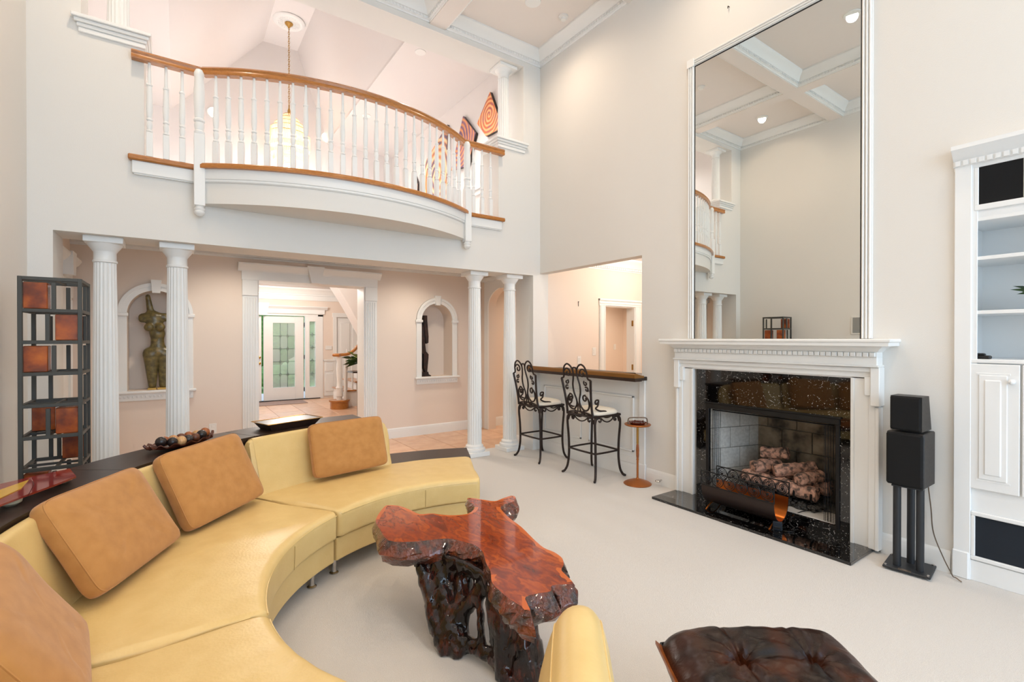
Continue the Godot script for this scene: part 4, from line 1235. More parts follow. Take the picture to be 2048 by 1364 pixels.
	for x in [-0.1, 0.14]:
		obj("cross_bar", S().tube(PackedVector3Array([Vector3(x, 0.075, -0.28), Vector3(x, 0.075, 0.28)]), 0.009, 6), M.black_iron, grate)
		for z in [-0.24, 0.24]: obj("foot", S().tube(PackedVector3Array([Vector3(x, 0.0, z), Vector3(x, 0.075, z)]), 0.009, 6), M.black_iron, grate)
	var logs := [
		[Vector3(4.20, 0.27, 2.36), Vector3(4.24, 0.235, 1.76), 0.062, "long ceramic log lying across the front of the grate"],
		[Vector3(4.44, 0.25, 2.36), Vector3(4.44, 0.25, 1.74), 0.06, "long ceramic log lying across the back of the grate"],
		[Vector3(4.19, 0.36, 2.27), Vector3(4.42, 0.38, 2.15), 0.055, "short sawn ceramic log resting on its end over the others"],
		[Vector3(4.22, 0.36, 2.10), Vector3(4.44, 0.41, 1.86), 0.052, "pale split ceramic log leaning diagonally on the pile"],
		[Vector3(4.18, 0.345, 1.88), Vector3(4.40, 0.36, 1.80), 0.048, "small round ceramic log at the right end of the pile"],
		[Vector3(4.36, 0.47, 2.28), Vector3(4.40, 0.49, 2.06), 0.05, "split ceramic log on top of the pile"]]
	for i in logs.size():
		var l: Array = logs[i]
		var n := noise(9.0, 200 + i, 3)
		var a: Vector3 = at(l[0].x, l[0].y, l[0].z); var b: Vector3 = at(l[1].x, l[1].y, l[1].z)
		var c := (a + b) / 2
		var ax := (b - a).normalized()
		var hl := a.distance_to(b) / 2
		var rad: float = l[2]
		var f := func(p: Vector3) -> float:
			var q := p.dot(ax)
			var d := (p - ax * q).length() - rad * (1.0 + 0.06 * sin(q * 22.0 + i)) + 0.012 * n.get_noise_3dv(p * 2.2)
			return maxf(d, absf(q) - hl)
		var e := Vector3.ONE * (hl + 0.09)
		var box3 := Vector3(absf(ax.x) * hl, absf(ax.y) * hl, absf(ax.z) * hl) + Vector3.ONE * (rad + 0.03)
		var o := obj("fire_log", nets(f, -box3, box3, 0.0105), M.log_skin, null, 55.0)
		o.position = c
		tag(o, l[3], "log", "ceramic logs in the fireplace")
	var em := S()
	var rng := RandomNumberGenerator.new(); rng.seed = 4
	for i in 420:
		var r := rng.randf_range(0.008, 0.02)
		em.ball(at(rng.randf_range(4.16, 4.36), 0.105 + r * 0.6 + rng.randf() * 0.03, rng.randf_range(1.74, 2.34)), Vector3(r, r * 0.7, r * 1.1), 6, 4)
	var eb := obj("ember_bed", em, M.ember)
	tag(eb, "grey rock wool embers and lava rock under the logs", "embers"); eb.set_meta("kind", "stuff")
	mantel()
	firewood_holder()
	# small clutter on the hearth
	var dv := thing("gas_remote", "small black remote receiver box standing on the marble hearth", "remote", at(3.80, 0.022, 1.86), 0.35)
	obj("case", S().box(Vector3(-0.012, 0, -0.032), Vector3(0.012, 0.065, 0.032), 0.004), M.navy_mesh, dv)
	obj("button", S().box(Vector3(-0.015, 0.012, -0.02), Vector3(-0.011, 0.03, 0.02), 0.002), M.black_plastic, dv)
	var cb := obj("gas_cable", S().tube(curve([at(4.28, 0.115, 1.68), at(4.12, 0.112, 1.82), at(3.97, 0.06, 1.85), at(3.93, 0.028, 1.80), at(3.85, 0.03, 1.77), at(3.81, 0.027, 1.82), at(3.88, 0.027, 1.87), at(3.97, 0.045, 1.88)], 8), 0.0035, 6), M.black_plastic)
	tag(cb, "thin black cable looping from the firebox over the hearth", "cable")
	var vk := thing("gas_valve", "small chrome gas valve knob in the baseboard left of the mantel", "valve", at(4.04, 0.06, 3.13))
	obj("stem", S().tube(PackedVector3Array([Vector3(0.0, 0, 0), Vector3(-0.05, 0.0, 0)]), 0.008, 8), M.chrome, vk)
	obj("knob", S().lathe([Vector2(0.0, -0.008), Vector2(0.024, -0.008), Vector2(0.03, 0.0), Vector2(0.024, 0.008), Vector2(0.0, 0.008)], 20, Vector3(-0.055, 0.0, 0)), M.chrome, vk)

func mantel() -> void:
	var t := thing("fireplace_mantel", "white carved wooden fireplace mantel with dentil shelf", "mantel", at(XR, 0, 2.095))
	# local axes: x out of the wall is -x, depth along -z
	var L := 0.815   # half length to the outer edge of the legs
	var G := 0.652   # half of the marble
	var q := func(x0: float, x1: float, y0: float, y1: float, z0: float, z1: float, r := 0.003) -> Shape: return S().box(Vector3(-x0, y0, z0), Vector3(-x1, y1, z1), r)
	for sz in [-1, 1]:
		var leg := S()
		leg.add(q.call(0.0, 0.05, 0.02, 1.30, sz * G, sz * L)).add(q.call(0.05, 0.065, 0.02, 1.10, sz * (L - 0.055), sz * (L - 0.012), 0.004)).add(q.call(0.0, 0.075, 0.02, 1.02, sz * (L - 0.012), sz * (L + 0.012), 0.004))
		leg.add(q.call(0.0, 0.058, 0.02, 1.22, sz * (G - 0.004), sz * (G + 0.018), 0.003))
		obj("leg", leg, M.white_trim, t)
		obj("corner_block", S().add(q.call(0.0, 0.095, 1.03, 1.30, sz * (L - 0.035), sz * (L + 0.02), 0.004)).add(q.call(0.0, 0.08, 1.10, 1.23, sz * (L - 0.075), sz * (L - 0.035), 0.004)), M.white_trim, t)
	obj("frieze", S().add(q.call(0.0, 0.05, 1.215, 1.30, -L, L)).add(q.call(0.0, 0.085, 1.265, 1.30, -L + 0.03, L - 0.03, 0.004)).add(q.call(0.0, 0.065, 1.225, 1.268, -L + 0.034, L - 0.034, 0.003)).add(q.call(0.0, 0.10, 1.30, 1.375, -L - 0.01, L + 0.01, 0.006)).add(q.call(0.0, 0.112, 1.30, 1.315, -L - 0.02, L + 0.02, 0.004)), M.white_trim, t)
	# shelf with cove moulding
	var pr := pv2([0, 1.372, 0.105, 1.372, 0.105, 1.405, 0.112, 1.408, 0.125, 1.425, 0.15, 1.444, 0.176, 1.452, 0.176, 1.462, 0.19, 1.468, 0.205, 1.475, 0.21, 1.480, 0.21, 1.494, 0.204, 1.499, 0, 1.499])
	var m := S()
	var zs := L + 0.002
	var rows := []
	for e in [[1.0, 0], [1.0, 1], [-1.0, 1], [-1.0, 0]]:
		var row := PackedVector3Array()
		for p in pr:
			var zz: float = e[0] * (zs - 0.10 + p.x)
			row.append(Vector3(-p.x if e[1] == 1 else 0.0, p.y, zz))
		rows.append(row)
	m.rows(rows, false, false)
	var poly := S().box(Vector3(0, 1.45, -zs - 0.1), Vector3(-0.2, 1.4985, zs + 0.1))
	m.add(poly)
	obj("shelf", m, M.white_trim, t)
	var dm := S().box(Vector3(-0.016, 0, -0.0165), Vector3(0, 0.03, 0.0165), 0.003).mesh()
	for k in 42:
		var o := obj("dentil", dm, M.white_trim, t)
		o.position = Vector3(-0.104, 1.374, -0.80 + k * 0.039)
	# tall mirror standing on the shelf
	var w := thing("wall_mirror", "very tall frameless mirror in a white fluted surround above the mantel", "mirror", at(XR, 1.5, 2.08))
	var y1 := 2.59   # glass top above the shelf
	obj("glass", S().box(Vector3(-0.012, 0, -0.675), Vector3(-0.002, y1, 0.675)), M.mirror, w)
	obj("dark_edge", S().add(S().box(Vector3(-0.014, y1 - 0.004, -0.68), Vector3(-0.001, y1 + 0.006, 0.68))).add(S().box(Vector3(-0.0135, 0, -0.682), Vector3(-0.001, y1, -0.673))).add(S().box(Vector3(-0.0135, 0, 0.675), Vector3(-0.001, y1, 0.681))), M.mirror_edge, w)
	for sz in [-1, 1]:
		var f := S()
		f.box(Vector3(-0.014, 0, sz * 0.682), Vector3(0, y1 + 0.01, sz * 0.75), 0.002)
		for k in 3: f.box(Vector3(-0.028, 0, sz * (0.688 + k * 0.021)), Vector3(-0.01, y1 + 0.005, sz * (0.701 + k * 0.021)), 0.005)
		obj("side_casing", f, M.white_trim, w)
		obj("corner_block", S().box(Vector3(-0.032, y1 + 0.005, sz * 0.680), Vector3(0, y1 + 0.08, sz * 0.756), 0.003), M.white_trim, w)
	var tp := S().box(Vector3(-0.014, y1 + 0.006, -0.68), Vector3(0, y1 + 0.075, 0.68), 0.002)
	for k in 3: tp.box(Vector3(-0.028, y1 + 0.011 + k * 0.021, -0.68), Vector3(-0.01, y1 + 0.024 + k * 0.021, 0.68), 0.005)
	obj("top_casing", tp, M.white_trim, w)
	var hook := obj("wall_hook", S().tube(curve([at(XR, 4.47, 2.42), at(XR - 0.02, 4.47, 2.42), at(XR - 0.022, 4.45, 2.42)], 4), 0.004, 6), M.black_iron)
	tag(hook, "tiny dark nail in the wall just above the mirror", "hook")

func firewood_holder() -> void:
	var t := thing("firewood_holder", "curved copper firewood cradle with black scrollwork sides on the hearth", "log holder", at(3.86, 0.022, 2.17))
	# trough runs along z (depth); u-shaped section in x
	var sec := []
	for i in 25:
		var a := PI + PI * i / 24.0
		sec.append(Vector2(0.115 * cos(a), 0.20 + 0.155 * sin(a)))
	var outp := PackedVector2Array(); var inp := PackedVector2Array()
	outp.append(Vector2(-0.118, 0.22))
	for p in sec: outp.append(p)
	outp.append(Vector2(0.118, 0.22))
	for i in range(outp.size() - 1, -1, -1):
		inp.append((outp[i] - Vector2(0, 0.2)) * 0.975 + Vector2(0, 0.2))
	var poly := outp.duplicate(); poly.append_array(inp)
	obj("trough", S().extrude(poly, 0.62, Transform3D(Basis(), Vector3(0, 0, -0.31))), M.umber_steel, t)
	var lin := PackedVector2Array()
	for i in outp.size(): lin.append((outp[i] - Vector2(0, 0.2)) * 0.97 + Vector2(0, 0.2))
	for i in range(outp.size() - 1, -1, -1): lin.append((outp[i] - Vector2(0, 0.2)) * 0.955 + Vector2(0, 0.2))
	obj("copper_lining", S().extrude(lin, 0.616, Transform3D(Basis(), Vector3(0, 0, -0.308))), M.copper, t)
	for e in [-1, 1]:
		var x: float = 0.118 * e
		var fr := S()
		for p in [[0.215, 0.215], [0.335, 0.335]]: fr.tube(PackedVector3Array([Vector3(x, p[0], -0.312), Vector3(x, p[1], 0.312)]), 0.005, 6)
		for z in [-0.312, 0.312]: fr.tube(PackedVector3Array([Vector3(x, 0.21, z), Vector3(x, 0.338, z)]), 0.005, 6)
		obj("side_rail", fr, M.black_iron, t)
		for k in 6:
			var z := -0.26 + k * 0.104
			var ring := PackedVector3Array()
			for i in 20: ring.append(Vector3(x, 0.275 + 0.052 * sin(TAU * i / 20), z + 0.05 * cos(TAU * i / 20)))
			var sc := S().tube(ring, 0.0035, 5, true)
			for m in 3:
				var sp := PackedVector3Array()
				for i in 12:
					var a := TAU * m / 3.0 + i * 0.5
					var r := 0.045 - i * 0.0032
					sp.append(Vector3(x, 0.275 + r * sin(a), z + r * cos(a)))
				sc.tube(sp, 0.003, 4)
			sc.ball(Vector3(x, 0.275, z), Vector3(0.006, 0.011, 0.011), 8, 6)
			obj("scroll", sc, M.black_iron, t)
	for z in [-0.27, 0.27]:
		obj("leg", S().tube(curve([Vector3(0.0, 0.048, z), Vector3(-0.05, 0.036, z), Vector3(-0.11, 0.0, z)], 6), 0.006, 6).tube(curve([Vector3(0.0, 0.048, z), Vector3(0.05, 0.036, z), Vector3(0.11, 0.0, z)], 6), 0.006, 6), M.copper, t)

# ---------- built-in bookcase ----------
func built_in() -> void:
	var d0 := -1.06; var d1 := 0.845     # inside span along depth
	var t := thing("bookcase", "white built in bookcase with open shelves, panel door and black grilles", "bookcase", at(XR, 0, 0))
	var w := func(x0: float, x1: float, y0: float, y1: float, a: float, b: float, r := 0.0) -> Shape: return S().box(at(x0, y0, a), at(x1, y1, b), r)
	obj("back_panel", w.call(0.42, 0.44, 0.0, 2.70, d0, d1), M.white_cabinet, t)
	obj("side_panel", w.call(0.0, 0.44, 0.0, 2.70, d1, d1 + 0.02), M.white_cabinet, t)
	obj("side_panel", w.call(0.0, 0.44, 0.0, 2.70, d0 - 0.02, d0), M.white_cabinet, t)
	obj("top_panel", w.call(0.0, 0.44, 2.66, 2.70, d0, d1), M.white_cabinet, t)
	var st := S()
	st.add(w.call(-0.025, 0.0, 0.0, 2.62, d1 - 0.035, d1 + 0.045, 0.003)).add(w.call(-0.012, 0.0, 0.60, 2.60, d1 - 0.06, d1 - 0.03, 0.002))
	obj("stile", st, M.white_cabinet, t)
	obj("plinth_block", S().add(w.call(-0.035, 0.0, 0.0, 0.17, d1 - 0.03, d1 + 0.05, 0.006)), M.white_cabinet, t)
	for y in [2.225, 1.985, 1.652]: obj("shelf", w.call(-0.005, 0.42, y, y + 0.022, d0, d1 - 0.001, 0.002), M.white_cabinet, t)
	obj("counter", w.call(-0.02, 0.42, 1.352, 1.374, d0, d1 - 0.01, 0.003), M.white_cabinet, t)
	# crown with dentils
	var cr := S()
	var prof := pv2([0, 2.56, 0.015, 2.56, 0.02, 2.575, 0.03, 2.58, 0.03, 2.615, 0.045, 2.63, 0.07, 2.66, 0.085, 2.675, 0.085, 2.70, 0, 2.70])
	cr.add(run(prof, at(0, 0, d0 - 0.05), at(0, 0, d1 + 0.05), Vector3(-1, 0, 0)))
	dentils(cr, at(0, 0, d0), at(0, 0, d1 + 0.04), Vector3(-1, 0, 0), 0.028, 2.582, 2.612, 0.024, 0.012, 0.012)
	obj("crown", cr, M.white_cabinet, t)
	# upper grille panel
	var bays := [[0.56, 0.80], [0.27, 0.53], [-0.02, 0.24]]
	obj("upper_rail", w.call(-0.004, 0.02, 2.235, 2.57, d0, d1 - 0.03), M.white_cabinet, t)
	for b in bays:
		obj("upper_grille", w.call(-0.012, 0.0, 2.325, 2.555, b[0] + 0.03, b[1] - 0.02, 0.001), M.black_cloth, t)
		obj("grille_frame", S().add(w.call(-0.016, 0.0, 2.29, 2.325, b[0], b[1], 0.003)).add(w.call(-0.016, 0.0, 2.555, 2.575, b[0], b[1], 0.003)).add(w.call(-0.016, 0.0, 2.325, 2.555, b[1] - 0.02, b[1], 0.003)).add(w.call(-0.016, 0.0, 2.325, 2.555, b[0], b[0] + 0.03, 0.003)), M.white_cabinet, t)
	# cupboard doors
	obj("cupboard_face", w.call(0.0, 0.02, 0.0, 1.352, d0, d1 - 0.02), M.white_cabinet, t)
	for k in 4:
		var b1 := 0.825 - k * 0.236; var b0 := b1 - 0.226
		var dr := obj("door", w.call(-0.022, 0.0, 0.575, 1.345, b0, b1, 0.003), M.white_cabinet, t)
		obj("raised_panel", S().add(w.call(-0.028, -0.02, 0.64, 1.28, b0 + 0.05, b1 - 0.05, 0.004)).add(w.call(-0.034, -0.02, 0.67, 1.25, b0 + 0.075, b1 - 0.075, 0.006)), M.white_cabinet, dr)
		obj("groove", S().add(w.call(-0.024, -0.021, 0.628, 0.64, b0 + 0.038, b1 - 0.038, 0.001)).add(w.call(-0.024, -0.021, 1.28, 1.292, b0 + 0.038, b1 - 0.038, 0.001)), M.white_cabinet, dr)
		obj("knob", S().ball(at(-0.04, 1.245, b0 + 0.03), Vector3(0.017, 0.016, 0.016), 16, 10), M.white_cabinet, dr)
	# lower grille
	for k in 2:
		var b1 := 0.81 - k * 0.75; var b0 := b1 - 0.68
		obj("lower_grille", w.call(-0.006, 0.0, 0.155, 0.405, b0 + 0.02, b1 - 0.02), M.navy_mesh, t)
		obj("grille_frame", S().add(w.call(-0.02, 0.0, 0.13, 0.155, b0, b1, 0.004)).add(w.call(-0.02, 0.0, 0.405, 0.43, b0, b1, 0.004)).add(w.call(-0.02, 0.0, 0.155, 0.405, b1 - 0.02, b1, 0.004)).add(w.call(-0.02, 0.0, 0.155, 0.405, b0, b0 + 0.02, 0.004)), M.white_cabinet, t)
	obj("base_rail", w.call(-0.012, 0.0, 0.0, 0.125, d0, d1, 0.002), M.white_cabinet, t)
	var bk := thing("small_device", "small black gadget on the bookcase counter below the shelves", "gadget", at(XR + 0.06, 1.374, 0.775))
	obj("case", S().box(Vector3(-0.03, 0, -0.04), Vector3(0.03, 0.022, 0.04), 0.006), M.black_plastic, bk)
	obj("top", S().box(Vector3(-0.025, 0.02, -0.03), Vector3(0.02, 0.036, 0.015), 0.006), M.black_plastic, bk)
	var pl := thing("shelf_plant", "green leafed plant at the frame edge of the bookcase shelf", "plant", at(XR + 0.18, 1.674, 0.53))
	obj("pot", S().lathe([Vector2(0.05, 0.0), Vector2(0.065, 0.1), Vector2(0.058, 0.1), Vector2(0.0, 0.09)], 20), M.plastic_white, pl)
	var rng := RandomNumberGenerator.new(); rng.seed = 3
	for i in 14:
		var a := TAU * i / 14.0 + rng.randf() * 0.3
		var dir := Vector3(cos(a), rng.randf_range(-0.1, 0.5), sin(a)).normalized()
		var side := dir.cross(Vector3.UP).normalized()
		var root := Vector3(0, 0.09, 0)
		var ln := rng.randf_range(0.1, 0.17)
		var lf := S()
		lf.quad(root, root + dir * ln * 0.6 + side * 0.025 + Vector3(0, 0.02, 0), root + dir * ln, root + dir * ln * 0.6 - side * 0.025 + Vector3(0, 0.02, 0))
		lf.quad(root, root + dir * ln * 0.6 - side * 0.025 + Vector3(0, 0.017, 0), root + dir * ln, root + dir * ln * 0.6 + side * 0.025 + Vector3(0, 0.017, 0))
		obj("leaf", lf, M.leaf_dark, pl)

# ---------- bar and kitchen side ----------
func bar_side() -> void:
	struct("floor_kitchen", bx(XG, 7.8, -0.1, 0, 2.7, 5.56), M.tile_0)
	var s := S()
	s.add(bx(XG, 5.31, 0, 2.72, DB, 5.30)).add(bx(5.31, 5.98, 2.0, 2.72, DB, 5.30)).add(bx(5.98, 7.8, 0, 2.72, DB, 5.30))
	struct("wall_kitchen", s, M.peach_paint)
	struct("wall_kitchen_side", S().add(bx(7.7, 7.85, 0, 2.72, 2.7, DB)).add(bx(4.75, 7.8, 0, 2.72, 2.6, 2.75)).add(bx(XG, 4.75, 0, 2.72, 3.0, 3.1)).add(bx(4.75, 4.85, 0, 2.72, 2.6, 3.1)), M.peach_paint)
	struct("ceiling_kitchen", bx(XG, 7.8, 2.72, 2.85, 2.6, DBB), M.gallery_paint)
	s = run(crown_profile(0.13, 0.18), at(XG, 2.72, DB), at(7.7, 2.72, DB), Vector3(0, 0, 1))
	dentils(s, at(XG, 2.72, DB), at(7.7, 2.72, DB), Vector3(0, 0, 1), 0.028, 2.72 - 0.157, 2.72 - 0.132, 0.024, 0.02, 0.012)
	struct("trim_kitchen_crown", s, M.white_trim)
	s = S()
	for e in [[5.185, 5.31], [5.98, 6.105]]:
		s.add(bx(e[0], e[1], 0, 2.0, DB - 0.018, DB, 0.003)).add(bx(e[0] + 0.012, e[0] + 0.04, 0, 2.0, DB - 0.026, DB, 0.003)).add(bx(e[1] - 0.03, e[1] - 0.01, 0, 2.0, DB - 0.024, DB, 0.003))
	s.add(bx(5.175, 6.115, 2.0, 2.105, DB - 0.02, DB, 0.003)).add(bx(5.175, 6.115, 2.075, 2.105, DB - 0.034, DB, 0.003)).add(bx(5.185, 6.105, 2.03, 2.05, DB - 0.026, DB, 0.003))
	s.add(bx(5.31, 5.322, 0, 2.0, DB - 0.002, 5.31)).add(bx(5.968, 5.98, 0, 2.0, DB - 0.002, 5.31)).add(bx(5.322, 5.968, 1.988, 2.0, DB - 0.002, 5.31))
	var kc := struct("trim_kitchen_door", s, M.white_trim)
	for y in [0.25, 1.0, 1.7]: obj("hinge", bx(5.962, 5.97, y, y + 0.09, DB + 0.02, DB + 0.05), M.brass, kc)
	var fx := thing("kitchen_light", "round white ceiling light in the kitchen behind the bar", "light", at(5.6, 2.72, 4.0))
	obj("rim", S().lathe([Vector2(0.15, -0.03), Vector2(0.18, -0.02), Vector2(0.185, 0.0), Vector2(0.15, 0.0)], 28), M.white_trim, fx)
	obj("lens", S().lathe([Vector2(0.0, -0.05), Vector2(0.1, -0.045), Vector2(0.15, -0.02), Vector2(0.15, -0.002)], 28), M.lamp_glow, fx)
	omni("kitchen_glow", at(5.6, 2.55, 4.0), 2.1, Color(1.0, 0.965, 0.92), 0.14)
	plate("light_switch", "white rocker light switch on the peach kitchen wall beside the door", "switch", at(5.079, 1.31, DB))
	plate("light_switch", "white light switch on the corridor wall seen through the kitchen door", "switch", at(7.45, 1.33, DH))
	plate("wall_outlet", "white outlet on the kitchen wall just above the bar counter", "outlet", at(4.78, 1.19, DB))
	var nl := obj("wall_nail", S().add(bx(4.76, 4.766, 1.97, 2.03, DB - 0.006, DB)).add(bx(4.757, 4.769, 2.03, 2.04, DB - 0.012, DB)), M.black_iron)
	tag(nl, "small dark picture hook left on the bare kitchen wall", "hook")
	# panelled bar front
	s = bx(XR, XG, 0, 1.06, 3.40, DB)
	s.add(bx(XR - 0.012, XR, 0.15, 0.22, 3.42, DB)).add(bx(XR - 0.012, XR, 0.93, 1.06, 3.42, DB))
	for r in [[3.50, 4.20], [4.33, 5.05]]:
		for f in [[r[0], r[1], 0.27, 0.295], [r[0], r[1], 0.855, 0.88], [r[0], r[0] + 0.025, 0.27, 0.88], [r[1] - 0.025, r[1], 0.27, 0.88]]:
			s.add(bx(XR - 0.016, XR, f[2], f[3], f[0], f[1], 0.005))
	s.add(run(base_profile(0.15), at(XR, 0, 3.42), at(XR, 0, DB), Vector3(-1, 0, 0)))
	s.add(bx(XR - 0.022, XR, 0, 1.06, 3.345, 3.42, 0.004)).add(bx(XR - 0.03, XR, 0, 0.17, 3.335, 3.43, 0.004))
	struct("wall_bar", s, M.white_trim)
	var t := thing("bar_counter", "dark wood bar counter with a rolled front rail coloured by painted kitchen reflection", "counter", at(XR, 1.06, 4.25))
	obj("top", S().box(Vector3(-0.10, 0.0, -0.9), Vector3(0.38, 0.04, 0.92), 0.004), M.wenge, t)
	var run_z := func(pr: PackedVector2Array, m: Material, called: String) -> void:
		obj(called, S().extrude(pr, 1.83, Transform3D(Basis(), Vector3(0, 0, -0.9))), m, t)
	run_z.call(pv2([-0.20, -0.005, -0.095, -0.005, -0.095, 0.03, -0.205, 0.03]), M.wenge, "front_edge")
	run_z.call(pv2([-0.205, 0.03, -0.06, 0.03, -0.06, 0.052, -0.10, 0.056, -0.14, 0.066, -0.175, 0.078, -0.195, 0.08, -0.208, 0.068, -0.21, 0.045]), M.bar_rail_sheen, "rolled_rail")
	var pen := obj("phone", S().box(Vector3(-0.035, 0, -0.07), Vector3(0.035, 0.01, 0.07), 0.004), M.black_plastic)
	pen.position = at(4.26, 1.10, 3.75); pen.rotation.y = 0.9
	tag(pen, "flat black handset lying on the bar counter top", "phone")
	stools()
	# standing ashtray
	var a := thing("standing_ashtray", "retro copper standing ashtray on a round flared foot beside the bar", "ashtray", at(3.90, 0, 3.32))
	obj("foot", S().lathe([Vector2(0.138, 0.0), Vector2(0.142, 0.006), Vector2(0.12, 0.02), Vector2(0.06, 0.042), Vector2(0.018, 0.055), Vector2(0.012, 0.065)], 40), M.copper_satin, a)
	obj("pole", S().lathe([Vector2(0.011, 0.06), Vector2(0.011, 0.245), Vector2(0.014, 0.247), Vector2(0.014, 0.255), Vector2(0.010, 0.257)], 16), M.copper_satin, a)
	obj("wood_grip", S().lathe([Vector2(0.011, 0.255), Vector2(0.015, 0.30), Vector2(0.0165, 0.35), Vector2(0.013, 0.405), Vector2(0.010, 0.41)], 16), M.rosewood, a)
	obj("upper_pole", S().lathe([Vector2(0.009, 0.41), Vector2(0.012, 0.415), Vector2(0.012, 0.60)], 16), M.brass, a)
	obj("tray", S().lathe([Vector2(0.012, 0.592), Vector2(0.08, 0.597), Vector2(0.125, 0.604), Vector2(0.135, 0.615), Vector2(0.13, 0.622), Vector2(0.11, 0.618), Vector2(0.0, 0.614)], 40), M.copper_satin, a)
	var dish := S().lathe([Vector2(0.0, 0.618), Vector2(0.07, 0.618), Vector2(0.088, 0.64), Vector2(0.08, 0.642), Vector2(0.06, 0.628), Vector2(0.0, 0.626)], 32)
	for k in 6: dish.ball(Vector3(0.082 * cos(TAU * k / 6), 0.642, 0.082 * sin(TAU * k / 6)), Vector3(0.008, 0.006, 0.008), 8, 6)
	obj("glass_dish", dish, M.dish_red, a)
	obj("handle", S().tube(curve([Vector3(-0.08, 0.618, -0.056), Vector3(-0.08, 0.66, -0.056), Vector3(-0.066, 0.682, -0.046), Vector3(0.0, 0.685, 0.0), Vector3(0.066, 0.682, 0.046), Vector3(0.08, 0.66, 0.056), Vector3(0.08, 0.618, 0.056)], 6), 0.006, 8), M.pewter, a).rotation.y = -0.02

func plate(called: String, label: String, category: String, where: Vector3) -> void:
	var t := thing(called, label, category, where)
	obj("plate", S().box(Vector3(-0.036, -0.058, 0), Vector3(0.036, 0.058, 0.007), 0.003), M.plastic_white, t)
	obj("rocker", S().box(Vector3(-0.015, -0.03, 0.005), Vector3(0.015, 0.03, 0.012), 0.002), M.plastic_white, t)

func spiral(c: Vector2, r0: float, r1: float, a0: float, a1: float, n := 22) -> Array:
	var p := []
	for i in n + 1:
		var w := float(i) / n
		var a := lerpf(a0, a1, w)
		p.append(c + Vector2(cos(a), sin(a)) * lerpf(r0, r1, w))
	return p

